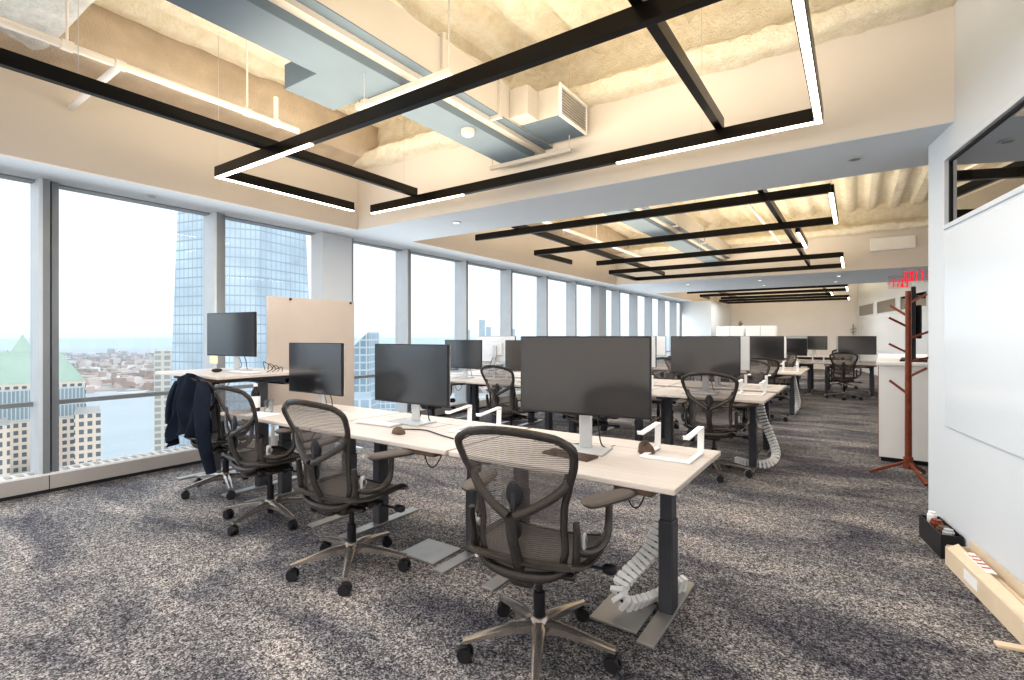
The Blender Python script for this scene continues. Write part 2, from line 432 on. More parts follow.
# convector along the windows
base = struct('baseboard_left', MB().box(XG+.19, XG+.21, YB, YE, .03, .155), M['sill'])
MB().box(XG+.195, XG+.205, YB, YE, 0, .03).build('plinth', M['black'], base)
for y in [Y0-.02+PITCH*k for k in range(-2, 14)]:
    MB().box(XG+.2085, XG+.2115, y-.003, y+.003, .03, .155).build('panel_joint', M['black'], base)
g = MB(); g.box(XG, XG+.02, YB, YE, .13, .165); g.box(XG+.175, XG+.212, YB, YE, .150, .166)
y = YB
while y < 13.0:
    g.box(XG+.02, XG+.176, y, y+.028, .135, .160); y += .075
g.box(XG+.02, XG+.176, 13, YE, .135, .160)
g.build('grille', M['whiteplastic'], base)
MB().box(XG-.06, XG+.19, YB, YE, -.01, .125).build('grille_tray', M['mullion'], base)
# column by the windows
for k, (ya, yb) in enumerate([(4.0, 4.46), (12.52, 13.0)]):
    b = MB().box(XG+.001, XG+.25, ya, yb, .0, SZ)
    o = struct('wall_column', b, M['wall_cool'], bevel=.004)
    MB().box(XG+.12, XG+.22, yb, yb+.05, .13, SZ-.002).build('column_edge', M['mullion'], o)

# right wall (slanted) with clerestory and writing board
TX, TY = .194/math.hypot(.194,1), -1/math.hypot(.194,1)      # direction toward the viewer
WC = Vector((.43, 4.62, 0))
wang = math.atan2(TY, TX)
def wallM(origin): return Matrix.Translation(origin) @ Matrix.Rotation(wang, 4, 'Z')   # local +x runs toward viewer, local +y = into the wall (right)
# local axes: x along wall, y: rotate +90 of dir -> points (-TY, TX) = to the right (+X)
def wall_box(mb, x0, x1, y0, y1, z0, z1, ch=0): mb.box(x0, x1, y0, y1, z0, z1, ch); return mb
LW = 8.6
wm = MB(); wm.M = wallM(WC)
w0, w1, z0w, z1w = .30, 5.4, 2.045, 2.52      # clerestory opening along the wall
wm.box(0, LW, 0, .14, 0, z0w); wm.box(0, LW, 0, .14, z1w, DK+.2); wm.box(0, w0, 0, .14, z0w, z1w); wm.box(w1, LW, 0, .14, z0w, z1w)
wr = struct('wall_right', wm, M['wall_cool'])
wf = MB(); wf.M = wallM(WC)
t_ = .028
wf.box(w0, w1, -.012, .05, z0w, z0w+t_); wf.box(w0, w1, -.012, .05, z1w-t_, z1w); wf.box(w0, w0+t_, -.012, .05, z0w+t_, z1w-t_); wf.box(w1-t_, w1, -.012, .05, z0w+t_, z1w-t_)
wo = struct('window_20', wf, M['mullion_light'])
wg = MB(); wg.M = wallM(WC); g2 = .012
wg.box(w0+t_, w1-t_, .01, .03, z0w+t_, z0w+t_+g2); wg.box(w0+t_, w1-t_, .01, .03, z1w-t_-g2, z1w-t_); wg.box(w0+t_, w0+t_+g2, .01, .03, z0w+t_+g2, z1w-t_-g2)
wg.build('gasket', M['black'], wo)
wp = MB(); wp.M = wallM(WC); wp.box(w0+t_+g2, w1-t_, .02, .026, z0w+t_+g2, z1w-t_-g2); wp.build('pane', M['darkglass'], wo)
wb = MB(); wb.M = wallM(WC); wb.box(.33, 5.4, -.012, -.001, .765, z0w-.03)
ob = wb.build('writing_board', M['board'], None, bevel=.002)
tag(ob, 'large glossy white writing board on the slanted right wall, below the interior window', 'writing board')
# slanted wall further back
WC2 = Vector((.09, 23.95, 0)); L2 = 12.6
wm = MB(); wm.M = wallM(WC2)
ops = [(.15, 2.35), (2.75, 4.9), (5.3, 7.5)]
za, zb_ = 2.09, 2.53
wm.box(0, L2, 0, .14, 0, za); wm.box(0, L2, 0, .14, zb_, DK+.2)
xs = [0]+[c for o_ in ops for c in o_]+[L2]
for i in range(0, len(xs), 2): wm.box(xs[i], xs[i+1], 0, .14, za, zb_)
struct('wall_back_right', wm, M['wall_cool'])
for i, (a, b) in enumerate(ops):
    f_ = MB(); f_.M = wallM(WC2)
    f_.box(a, b, -.01, .04, za, za+.03); f_.box(a, b, -.01, .04, zb_-.03, zb_); f_.box(a, a+.04, -.01, .04, za+.03, zb_-.03); f_.box(b-.04, b, -.01, .04, za+.03, zb_-.03)
    o = struct('window_%d' % (21+i), f_, M['mullion_light'])
    p_ = MB(); p_.M = wallM(WC2); p_.box(a+.04, b-.04, .01, .02, za+.03, zb_-.03); p_.build('pane', M['darkglass'], o)
wb = MB(); wb.M = wallM(WC2); wb.box(.5, 10.5, -.012, -.001, .8, za-.03)
tag(wb.build('writing_board', M['board'], None, bevel=.002), 'distant white writing board on the slanted wall behind the wooden coat stand', 'writing board')
# far wall, outer shell, rear
struct('wall_far', MB().box(XG-.1, XR, YE, YE+.15, 0, DK+.2), M['wall'])
struct('wall_outer', MB().box(XR, XR+.15, YB-.2, YE+.2, 0, DK+.2), M['wall'])
struct('wall_rear', MB().box(XG-.3, XR, YB-.15, YB, 0, DK+.2), M['wall'])
struct('wall_far_left', MB().box(XG+.2, -4.55, 20.2, YE, 0, SZ), M['wall_cool'])
# access panel on second beam face
o = MB().box(.25, .97, 12.44, 12.499, 3.06, 3.31, .006).build('access_panel', M['white'], None)
tag(o, 'small white rectangular access panel high on the second ceiling beam', 'panel')

# ------------------------------------------------------------------ ceiling services
dA = thing('air_duct', 'long cream and blue-grey rectangular air duct running toward the windows bay, with side outlet', 'duct', (-2.66, 2, 3.14))
def at(o, mb):      # builder whose coordinates are world, object parented to o
    mb.M = Matrix.Translation(-Vector(o.location)) @ mb.M; return mb
def W(o):
    b = MB(); b.M = Matrix.Rotation(-o.rotation_euler.z, 4, 'Z') @ Matrix.Translation(-Vector(o.location)); return b
W(dA).box(-2.95, -2.38, YB+.1, 12.4, 3.145, 3.43).build('duct_side', M['duct_cream'], dA, bevel=.004)
W(dA).box(-2.95, -2.379, YB+.1, 12.4, 3.138, 3.1449).build('duct_underside', M['duct'], dA)  # shade under the duct is put into this dark colour
for y in (1.1, 2.62, 3.3, 6.4, 8.2, 10):
    b = W(dA); b.box(-2.97, -2.355, y-.015, y+.015, 3.11, 3.455); b.build('flange', M['duct_cream'], dA)
b = W(dA); b.box(-2.38, -2.0, 3.62, 4.1, 3.16, 3.41); b.box(-2.38,-2.2,3.45,4.14,3.16,3.40); b.build('outlet_box', M['duct_cream'], dA, bevel=.004)
W(dA).box(-2.38, -2.0, 3.62, 4.1, 3.152, 3.1599).build('outlet_underside', M['duct'], dA)  # same painted shade below the outlet box
b = W(dA); b.box(-2.0, -1.985, 3.61, 4.11, 3.15, 3.175); b.box(-2.0, -1.985, 3.61, 4.11, 3.395, 3.42); b.box(-2.0,-1.985,3.61,3.635,3.175,3.395); b.box(-2.0,-1.985,4.085,4.11,3.175,3.395)
gr = b.build('louvre_frame', M['white'], dA)
b = W(dA)
for k in range(9): b.bar((-1.993, 3.635, 3.19+k*.024), (-1.993, 4.085, 3.19+k*.024), .012, .010)
b.build('louvre_blades', M['duct_cream'], gr)
W(dA).box(-2.0005, -1.999, 3.635, 4.085, 3.175, 3.395).build('louvre_shadow', M['black'], gr)
dB = thing('air_duct', 'shallow blue-grey flat duct slung under the cream duct, nearest the windows', 'duct', (-2.7, 2, 3.04))
b = W(dB); b.box(-2.87, -2.53, YB+.1, 4.1, 3.04, 3.11); b.box(-3.25, -2.86, 1.98, 2.38, 3.05, 3.22); b.build('duct_body', M['duct'], dB, bevel=.004)
b = W(dB); b.box(-2.528, -2.46, YB+.1, 12.4, 3.10, 3.137); b.build('support_channel', M['duct_cream'], dB)
for y in (2.4, 4.02):
    b = W(dB); b.box(-3.0, -2.1, y-.02, y+.02, 3.0, 3.036)
    for x in (-2.98, -2.12): b.cyl((x, y, 3.03), .005, .005, DK-3.0, 6)
    b.build('trapeze_hanger', M['duct_cream'], dB)
W(dB).box(-2.87, -2.53, 5.2, 12.4, 3.04, 3.11).build('duct_body', M['duct'], dB, bevel=.004)
b = MB().lathe((-2.62, 3.2, 2.985), [(.03,0),(.05,.012),(.055,.03),(.055,.055)], 18)
tag(b.build('smoke_detector', M['duct_cream'], None, True), 'small round pale smoke detector under the flat blue-grey duct', 'detector')

def pipe_thing(label, paths, loc):
    t = thing('sprinkler_pipe', label, 'pipe', loc)
    for i, (pts, r) in enumerate(paths):
        W(t).tube(pts, r, 10).build('pipe' if i == 0 else ('branch_pipe' if r > .012 else 'hanger_rod'), M['pipe'], t, True)
    return t
tp = pipe_thing('white sprinkler main pipe with side branch in the near ceiling bay', [
    ([(-4.15,-3,3.2),(-4.15,2.66,3.2)], .026), ([(-4.15,1.33,3.2),(-5.17,1.33,3.17)], .024),
    ([(-4.15,2.45,3.2),(-4.15,2.45,3.42)], .02), ([(-4.15,1.05,3.2),(-4.15,1.05,3.9)], .008), ([(-4.15,2.2,3.2),(-4.15,2.2,3.9)], .008), ([(-4.15,.2,3.2),(-4.15,.2,3.9)], .008)], (-4.15,0,3.2))
for y in (1.05, 2.2, 1.33, 2.45): W(tp).cyl((-4.15, y-.03, 3.2), .034, .034, .06, 12, 'y').build('coupling', M['pipe'], tp, True)
tp = pipe_thing('white sprinkler pipe hung in the ceiling bay beyond the first beam', [
    ([(-4.15,5.3,3.2),(-4.15,12.3,3.2)], .026), ([(-1.3,5.3,3.3),(-1.3,12.3,3.3)], .022),
    ([(-4.15,7,3.2),(-4.15,7,3.9)], .008), ([(-4.15,9,3.2),(-4.15,9,3.9)], .008)], (-4.15,8,3.2))

# downlights and sprinkler heads in soffits
def downlight(loc, label, lit=True):
    t = thing('recessed_downlight', label, 'downlight', loc, group=None)
    z = 0
    MB().lathe((0,0,-.008), [(.035,0),(.05,0),(.052,.004),(.05,.0075)], 20).build('trim_ring', M['silver'], t, True)
    MB().cyl((0,0,-.0085), .034, .034, .002, 18).build('lens', M['downlight'] if lit else M['mullion'], t)
    return t
downlight((.0,4.62,SZ-.004), 'small unlit round fitting in the first beam soffit, right of centre', False)
downlight((-3.9,4.55,SZ-.004), 'small lit round fitting in the first beam soffit, toward the windows')
downlight((-5.6,2.05,SZ), 'dark round fitting in the window soffit above the second window', False)
for i, (x, y, w_) in enumerate([(-.3,13.4,'rightmost of the front line'), (-1.9,13.4,'centre of the front line'), (-3.6,13.4,'leftmost of the front line'), (-.4,14.8,'rightmost of the rear line'), (-2.0,14.8,'centre of the rear line')]):
    downlight((x, y, SZ-.004), 'small lit downlight in the second beam soffit, ' + w_)

# ------------------------------------------------------------------ pendant lights
BW, BH = .05, .085
LZ = 2.70
def fixture(label, loc, bars, hang):
    t = thing('linear_pendant_light', label, 'pendant light', loc)
    for (a, b, z, lits) in bars:
        mb = W(t); v = Vector((b[0]-a[0], b[1]-a[1], 0)); L_ = v.length; u = v.normalized()
        mb.bar((a[0], a[1], z+BH/2+.003), (b[0], b[1], z+BH/2+.003), BW, BH)
        o = mb.build('bar', M['darkmetal'], t, bevel=.002)
        for (s0, s1) in lits:
            d = W(t); p, q = Vector((a[0], a[1], 0))+u*L_*s0, Vector((a[0], a[1], 0))+u*L_*s1
            d.bar((p.x, p.y, z+.0015), (q.x, q.y, z+.0015), BW*.72, .010); d.build('diffuser', M['light'], o)
    for (x, y) in hang:
        W(t).tube([(x, y, LZ+BH), (x, y, DK-.02)], .0022, 5).build('suspension_wire', M['silver'], t)
    return t
def uplight(y0, y1, e):      # upward component of the pendants
    ld = bpy.data.lights.new('uplight', 'AREA'); ld.shape = 'RECTANGLE'; ld.size = 4.2; ld.size_y = y1-y0
    ld.energy = e*1.3; ld.color = (1.0,.85,.62)
    lo = bpy.data.objects.new('uplight', ld); C.objects.link(lo); lo.location = (-2.3, (y0+y1)/2, LZ+.11); lo.rotation_euler = (PI,0,0)
for (a, b, e) in ((-2.6,.2,60),(1.5,3.7,62),(5.6,8.0,60),(8.8,12,62),(16.5,19,60),(20,22.8,60)): uplight(a, b, e)
XL, XRt = -4.45, -.19
fixture('large black rectangular pendant frame with lit corners in the nearest ceiling bay', (-2.3,2.9,LZ), [
    ((-4.50,2.13), (-.19,2.13), LZ, [(0,.31)]), ((-4.48,2.155), (-4.48,3.52), LZ, [(0,1)]),
    ((-4.4,3.71), (-.19,3.71), LZ, [(0,.31),(.68,1)]), ((-.19,2.155), (-.19,3.735), LZ, [(0,1)]),
    ((-3.75,-2.8), (-3.75,3.735), LZ+.085, []), ((-.78,-2.8), (-.78,3.735), LZ+.085, [])],
    [(-4.5,2.14), (-2.6,2.13), (-3.9,3.71), (-.9,3.71), (-3.75,1.0), (-.78,1.1)])
def bay(y, label, n):
    fixture(label, (-2.3,y[0],LZ), [
        ((XL,y[0]), (XRt,y[0]), LZ, []), ((XL,y[1]), (XRt,y[1]), LZ, []), ((XRt,y[0]+.025), (XRt,y[1]-.025), LZ, [(0,1)]),
        ((XL+.01,y[1]+.025), (XL+.01,y[1]+1.3), LZ, []),
        ((-4.1,y[2]), (-.6,y[2]), LZ, []), ((-.62,y[2]-1.4), (-.62,y[2]-.025), LZ, [(.05,1)]),
        ((XL,y[3]), (XRt,y[3]), LZ, []), ((XL,y[4]), (XRt,y[4]), LZ, []), ((XRt,y[3]+.025), (XRt,y[4]-.025), LZ, [(0,1)]), ((XL+.01,y[3]+.025), (XL+.01,y[4]-.025), LZ, []),
        ((-3.75,y[0]-.1), (-3.75,y[4]), LZ+.085, []), ((-.78,y[0]-.1), (-.78,y[4]), LZ+.085, [])],
        [(-3.9,y[0]), (-.9,y[0]), (-3.9,y[1]), (-.9,y[1]), (-2.2,y[2]), (-3.9,y[3]), (-.9,y[3])])
bay([5.62,7.2,8.9,10.3,11.9], 'row of black linear pendant bars in the middle ceiling bay', 2)
bay([16.5,18.1,19.7,21.1,22.6], 'distant black linear pendant bars in the last ceiling bay', 3)

# ------------------------------------------------------------------ exit signs
def exit_sign(loc, label, mirror=False, s=.2):
    t = thing('exit_sign', label, 'exit sign', loc, rz=YAW*-1*0)
    MB().box(-.22, .22, -.03, .03, -.03, 0).build('mount', M['silver'], t, bevel=.004)
    MB().box(-.21, .21, -.004, .004, -.03-s-.06, -.03).build('acrylic_panel', M['acrylic'], t)
    b = MB(); h = s; w = s*.33; k = s*.13; z0 = -.06-h; y0, y1 = -.010, -.005
    x = -(4*w+3*.016)/2
    def put(f, x):
        f(x)
    def E(x): b.box(x,x+k,y0,y1,z0,z0+h); b.box(x+k,x+w,y0,y1,z0,z0+k); b.box(x+k,x+w*.9,y0,y1,z0+h/2-k/2,z0+h/2+k/2); b.box(x+k,x+w,y0,y1,z0+h-k,z0+h)
    def X(x):
        for (a, c) in ((x+k/2, x+w-k/2), (x+w-k/2, x+k/2)):
            b.add([(a-k*.6,y0,z0),(a+k*.6,y0,z0),(c+k*.6,y0,z0+h),(c-k*.6,y0,z0+h)], [(0,1,2,3)])
            b.add([(a-k*.6,y1,z0),(a+k*.6,y1,z0),(c+k*.6,y1,z0+h),(c-k*.6,y1,z0+h)], [(0,1,2,3)])
    def I(x): b.box(x+w/2-k/2,x+w/2+k/2,y0,y1,z0,z0+h)
    def T(x): b.box(x+w/2-k/2,x+w/2+k/2,y0,y1,z0,z0+h-k); b.box(x,x+w,y0,y1,z0+h-k,z0+h)
    st = w+.014
    for i, f in enumerate((E, X, I, T)): f(x + (st*i))
    ax = x+st*4+.0
    b.add([(ax,y0,z0+h*.3),(ax+.05,y0,z0+h*.5),(ax,y0,z0+h*.7),(ax+.02,y0,z0+h*.7),(ax+.07,y0,z0+h*.5),(ax+.02,y0,z0+h*.3)], [(0,1,4,5),(1,2,3,4)])
    if mirror: b.v = [(-p[0], p[1], p[2]) for p in b.v]
    b.build('lettering', M['red'], t)
    return t
exit_sign((.97,12.72,SZ-.004), 'red lettered EXIT sign hanging from the second beam, reading the right way round')
exit_sign((.83,14.25,SZ-.004), 'red lettered exit sign hanging further back, seen from behind with mirrored letters', True, .19)

# ------------------------------------------------------------------ sit-stand desks
DW, DD = 1.19, .83
def make_desk(z, label, loc, rz=0, spring=False):
    """origin: floor under the middle of the desk; user's side is -y"""
    t = thing('standing_desk', label, 'desk', loc, rz)
    x0, x1, y0, y1 = -DW/2, DW/2, -DD/2, DD/2
    b = MB(); b.box(x0, x1, y0, y0+.62, z-.025, z, .004); b.build('desktop', M['desk'], t)
    # rear strip with a shallow scallop for cables
    b = MB(); b.box(x0, x1, y0+.632, y1, z-.027, z-.002, .004); b.build('rear_top', M['desk'], t)
    b = MB(); b.box(x0+.02, x1-.02, y0+.619, y0+.633, z-.024, z-.012); b.box(.072,.080,.045,y0+.633,z-.02,z+.0006); b.box(-.36,.0721,.045,.053,z-.02,z+.0006); b.box(-.36,-.352,.053,y0+.633,z-.02,z+.0006); b.build('cable_gap', M['brown'], t)
    for s in (-1, 1):
        xc = s*(DW/2-.165)
        l = MB(); l.box(xc-.035, xc+.035, -.01, .085, .012, z*.62, .006)
        l.box(xc-.029, xc+.029, -.002, .077, z*.62, z-.07, .003)
        lo = l.build('leg', M['leg'], t)
        f = MB(); f.box(xc-.04, xc+.04, y0+.12, y0+.80, 0, .014, .003); f.build('foot', M['foot'], lo)
        a = MB(); a.box(xc-.03, xc+.03, y0+.10, y0+.72, z-.065, z-.0255); a.build('support_arm', M['leg'], t)
    b = MB(); b.box(-.42, .42, .0, .07, z-.085, z-.045); b.build('crossbar', M['leg'], t)
    b = MB(); b.box(-.44, .44, y0+.66, y0+.80, z-.12, z-.105); b.box(-.44,.44,y0+.66,y0+.668,z-.12,z-.03); b.box(-.44,.44,y0+.792,y0+.80,z-.12,z-.06); b.build('cable_tray', M['leg'], t)
    b = MB(); b.box(.33, .50, y0+.012, y0+.10, z-.052, z-.0255, .004); cp = b.build('control_box', M['brown'], t)
    b = MB(); b.tube([(.36,y0+.08,z-.05),(.37,y0+.10,z-.13),(.40,y0+.12,z-.15),(.42,y0+.16,z-.09),(.40,y0+.2,z-.04)], .0035, 6, smooth=2); b.build('loose_cable', M['cable'], t, True)
    return t
def desk_at(proto, xr, yf, flip=False, label=None):
    loc = (xr-DW/2, yf+DD/2, 0)
    return dup(proto, loc, PI if flip else 0, label, 'sit-stand desks in rows')
R1 = [-.59, -1.80, -3.01]
d0 = make_desk(.74, 'pale topped sit-stand desk nearest the camera, at the right end of the front row', (R1[0]-DW/2, 2.01+DD/2, 0))
d0['group'] = 'sit-stand desks in rows'
desk_at(d0, R1[1], 2.01, label='second pale desk of the front row, behind the middle office chair')
desk_at(d0, R1[2], 2.01, label='third pale desk of the front row, with a bottle on it, beside the raised desk')
dr = make_desk(1.02, 'raised standing-height desk at the window end of the front row', (-4.23-DW/2+.0, 2.01+DD/2, 0)); dr['group'] = 'sit-stand desks in rows'
pos = ['right-hand end', 'second place', 'third place', 'window end']
ROWS = [('second', 5.21, 6.23, -.70, 4), ('third', 9.3, 10.32, -.72, 4), ('fourth', 13.3, 14.32, .48, 4), ('fifth', 17.4, None, -.4, 3)]
for (nm, yf, yb, xr, n) in ROWS:
    for k in range(n):
        desk_at(d0, xr-1.21*k, yf, label='pale desk at the %s of the %s row, near side' % (pos[k], nm))
        if yb: desk_at(d0, xr-1.21*k, yb, True, label='pale desk at the %s of the %s row, far side' % (pos[k], nm))

# ------------------------------------------------------------------ monitors
def make_monitor(label, loc, rz, zc, w=.715, h=.415, back=False):
    """origin on the desktop; screen faces -y; zc = height of screen centre above desktop"""
    t = thing('computer_monitor', label, 'monitor', loc, rz, 'monitors on the desks')
    b = MB(); b.box(-w/2, w/2, -.012, .012, zc-h/2, zc+h/2, .004); p = b.build('panel', M['black'], t)
    b = MB(); b.box(-w/2+.006, w/2-.006, -.0135, -.0121, zc-h/2+.010, zc+h/2-.006); b.build('screen', M['screen'], t)
    b = MB(); b.box(-w/2+.004, w/2-.004, .0121, .022, zc-h/2+.004, zc+h/2-.004, .006); b.box(-.13,.13,.022,.045,zc-.10,zc+.10,.008); b.build('rear_cover', M['monback'], t)
    b = MB(); b.box(-.035, .035, .045, .066, .006, zc+.05, .006); b.build('stand_post', M['silver'], t)
    b = MB(); b.box(-.13, .13, -.07, .13, 0, .010, .003); b.build('stand_base', M['silver'], t)
    b = MB()
    b.tube([(.02,.06,zc-.12),(.05,.12,zc-.24),(.06,.12,.02),(.10,.10,.006)], .004, 6, smooth=2)
    b.tube([(-.02,.06,zc-.12),(-.04,.11,zc-.22),(.0,.12,.02),(-.12,.10,.006)], .003, 6, smooth=2); b.build('cable', M['cable'], t, True)
    return t
DZ = .741
def center_yaw(xl, yl, xr, yr):
    return ((xl+xr)/2, (yl+yr)/2), math.atan2(yr-yl, xr-xl)
(c, a) = center_yaw(-1.52, 2.36, -.86, 2.45)
m0 = make_monitor('large dark monitor on the nearest desk, behind the nearest chair', (c[0], c[1], DZ), a, .40, h=.415)
(c, a) = center_yaw(-2.93, 2.50, -2.20, 2.50)
m2 = make_monitor('grey-green monitor on the second front-row desk, behind the middle chair', (c[0], c[1], DZ), a, .345)
(c, a) = center_yaw(-4.03, 2.5, -3.29, 2.5)
dup(m2, (c[0], c[1], DZ), a, 'pale reflecting monitor on the third front-row desk, in front of the tan board')
(c, a) = center_yaw(-5.27, 2.43, -4.57, 2.52)
dup(m2, (c[0], c[1]-.02, 1.021), a, 'monitor with a yellow note below, on the raised desk by the window')
for (nm, yf, yb, xr, n) in ROWS:
    for k in range(n):
        xc = xr-1.13*k-DW/2+(.2 if nm == 'fourth' and k == 0 else 0)
        dup(m2 if k else m0, (xc-.05, yf+.46, DZ), R([2,-3,3,-2][k]), 'monitor at the %s of the %s row, near side, screen facing the camera' % (pos[k], nm))
        if yb: dup(m0, (xc-.1, yb+.34, DZ), PI+R([3,-2,2,4][k]), 'pale-backed monitor at the %s of the %s row, far side, seen from behind' % (pos[k], nm))

# ------------------------------------------------------------------ office chairs
def make_chair(label, loc, rz, star):
    """faces +y, origin on the floor under the gas column"""
    t = thing('office_chair', label, 'chair', loc, rz, 'mesh office chairs')
    # --- five-star base with casters
    b = MB()
    b.lathe((0,0,.085), [(.03,0),(.043,.004),(.045,.045),(.036,.065),(.03,.07)], 18)
    CR = .318
    for i in range(5):
        a = star+2*PI*i/5; ca, sa = math.cos(a), math.sin(a)
        P = [(.03, .118), (.12, .117), (.22, .104), (.30, .088), (CR+.012, .084)]
        hw = [.030, .025, .020, .016, .015]; hh = [.024, .019, .014, .011, .010]
        vs = []
        for (r, z), w_, h_ in zip(P, hw, hh):
            for (sx, sz) in ((-1,-1),(1,-1),(1,.4),(.45,1),(-.45,1),(-1,.4)):
                vs.append((r*ca - sx*w_*sa, r*sa + sx*w_*ca, z+sz*h_))
        fs = []
        for k in range(4):
            for j in range(6):
                fs.append((k*6+j, k*6+(j+1)%6, k*6+6+(j+1)%6, k*6+6+j))
        fs += [tuple(range(5,-1,-1)), tuple(range(24,30))]
        b.add(vs, fs)
    bs = b.build('base', M['chairlight'], t, True)
    for i in range(5):
        a = star+2*PI*i/5; ca, sa = math.cos(a), math.sin(a)
        c_ = MB(); c_.M = Matrix.Translation((CR*ca, CR*sa, 0)) @ Matrix.Rotation(a+.9+i*1.7, 4, 'Z')
        for s in (-1, 1): c_.cyl((s*.016-.009, 0, .030), .030, .030, .018, 18, 'x')
        c_.box(-.009,.009,-.018,.022,.030,.062,.003); c_.cyl((0,0,.05), .008, .008, .03, 8)
        c_.tube([(-.0,.032,.036),(0,.02,.06),(0,-.01,.066)], .010, 8, smooth=1, flat=(2.2,.6))
        c_.build('caster', M['black'], bs, True)
    b = MB(); b.lathe((0,0,.05), [(.022,0),(.022,.1),(.025,.105),(.025,.205),(.015,.206),(.015,.315)], 16); b.build('gas_column', M['black'], t, True)
    # --- mechanism
    b = MB(); b.box(-.075, .075, -.13, .12, .345, .40, .015); b.box(-.05,.05,-.20,-.10,.36,.41,.012)
    b.box(-.19,.19,.03,.075,.375,.40,.008); b.box(-.19,.19,-.10,-.06,.375,.40,.008)
    b.cyl((-.10,.06,.37), .028, .028, .2, 14, 'x'); b.build('tilt_mechanism', M['chair'], t, True, .002)
    b = MB(); b.tube([(.09,.06,.37),(.19,.08,.366),(.26,.10,.36)], .007, 8); b.box(.25,.31,.08,.12,.345,.378,.008); b.build('lever', M['black'], t, True)
    b = MB(); b.tube([(-.09,.02,.37),(-.21,.03,.366)], .007, 8); b.cyl((-.26,.03,.366), .018, .018, .055, 12, 'x'); b.build('lever', M['black'], t, True)
    # --- seat: framed woven seat with waterfall edge
    def sp(u, v):      # u -1..1 across, v 0..1 rear to front
        y = -.215 + .475*v
        w = .235 + .022*math.sin(PI*min(1, v*1.1))
        z = .452 + .012*abs(u)**3 - .02*(1-abs(u))*math.sin(PI*v) + .012*v - .085*max(0, v-.72)**2/.0784*.6 + .02*max(0,.2-v)/.2
        cr = 1 - .22*max(0, (v-.78)/.22)**2 - .10*max(0,(.12-v)/.12)**2
        return Vector((u*w*cr, y, z))
    loop = [sp(-1, v/12) for v in range(13)] + [sp(-1+2*k/10, 1) for k in range(1,10)] + [sp(1, 1-v/12) for v in range(13)] + [sp(1-2*k/10, 0) for k in range(1,10)]
    st_ = MB().tube(loop, .015, 8, closed=True, flat=(1.25,.85)).build('seat_frame', M['chair'], t, True)
    MB().grid(lambda a, c: tuple(sp(-1+2*a, c)), 14, 16).build('seat', M['seatmesh'], t, True)
    # --- backrest
    def w_of(s):
        P = [(0,.166),(.12,.180),(.30,.174),(.45,.180),(.62,.206),(.80,.236),(.91,.245),(.965,.232),(1,.185)]
        for i in range(len(P)-1):
            if s <= P[i+1][0]:
                f = (s-P[i][0])/(P[i+1][0]-P[i][0]); f = f*f*(3-2*f)*.5+f*.5
                return P[i][1]*(1-f)+P[i+1][1]*f
        return P[-1][1]
    def bp(u, s):
        z = .46 + .525*s - .012*u*u*(s > .5)*(s-.5)*2
        y = -.205 - .115*s - .03*math.sin(PI*s)*(-1) - .035*s*s
        w = w_of(s)
        return Vector((u*w, y + .055*abs(u)**1.8*(.5+.7*s), z))
    loop = [bp(-1, k/18) for k in range(19)]
    top = []
    for k in range(1, 12):
        u = -1+2*k/12; q = bp(u*1.0, 1.0); q.z += .018*(1-u*u); top.append(q)
    loop += top + [bp(1, 1-k/18) for k in range(19)]
    bot = []
    for k in range(1, 8):
        u = 1-2*k/8; q = bp(u, 0); q.z -= .022*(1-u*u); bot.append(q)
    loop += bot
    rad = []
    for q in loop: rad.append(.0112 + .002*min(1, max(0, (q.z-.75)/.2)))
    fr = MB().tube(loop, rad, 10, closed=True, flat=(1.0,1.35), smooth=1).build('backrest', M['chair'], t, True)
    MB().grid(lambda a, c: tuple(bp((-1+2*a)*.985, .01+c*.99)+Vector((0,0,.016*(1-(2*a-1)**2)*max(0,c-.8)*5))), 16, 26).build('back_mesh', M['mesh'], fr, True)
    # Y-shaped support behind the mesh
    J = Vector((0, -.285, .655))
    yb_ = MB()
    for s in (-1, 1):
        e = bp(s*.98, .60); m_ = e.lerp(J, .5) + Vector((0,-.02,-.004))
        yb_.tube([e+Vector((s*.004,-.006,.06)), e+Vector((-s*.008,-.014,.0)), m_, J+Vector((s*.014,0,.012))], [.012,.020,.017,.019], 10, flat=(1.0,.65), smooth=2)
    yb_.tube([J+Vector((0,0,.014)), (0,-.272,.58), (0,-.235,.50), (0,-.20,.435)], [.026,.021,.022,.026], 10, flat=(1.1,.7), smooth=2)
    yb_.tube([(-.195,-.17,.47),(-.14,-.205,.425),(0,-.215,.410),(.14,-.205,.425),(.195,-.17,.47)], [.016,.018,.024,.018,.016], 10, smooth=2)
    yb_.tube([(0,-.21,.415),(0,-.12,.385)], .028, 10, flat=(1.6,.8))
    yb_.build('back_support', M['chair'], t, True)
    lp = MB(); lp.sphere((0,-.255,.745), .034, (1.05,.3,1.55)); lp.sphere((0,-.25,.61), .030, (1,.45,1.5)); lp.box(-.012,.012,-.268,-.255,.60,.75,.004); lp.build('lumbar_pad', M['black'], t, True)
    # --- arms
    for s in (-1, 1):
        ar = MB()
        ar.tube([(s*.215,-.165,.455),(s*.225,-.175,.52),(s*.228,-.185,.62),(s*.226,-.188,.645)], [.018,.016,.014,.013], 10, smooth=1, flat=(1,1.2))
        ar.tube([(s*.225,-.17,.53),(s*.262,-.12,.512),(s*.285,-.05,.515),(s*.298,.0,.55),(s*.300,.012,.60),(s*.300,.015,.672)], [.017,.018,.019,.018,.015,.015], 10, smooth=2)
        am = ar.build('arm', M['chair'], t, True)
        k = MB(); k.cyl((s*.232-.012,-.135,.565), .016, .016, .03, 12, 'x'); k.box(s*.242-.008,s*.242+.008,-.16,-.125,.51,.60,.006); k.build('arm_lock', M['silver'], am, True)
        pd = MB(); pd.M = Matrix.Translation((s*.300, .025, .690)) @ Matrix.Rotation(R(-34) if s > 0 else R(4), 4, 'Z')
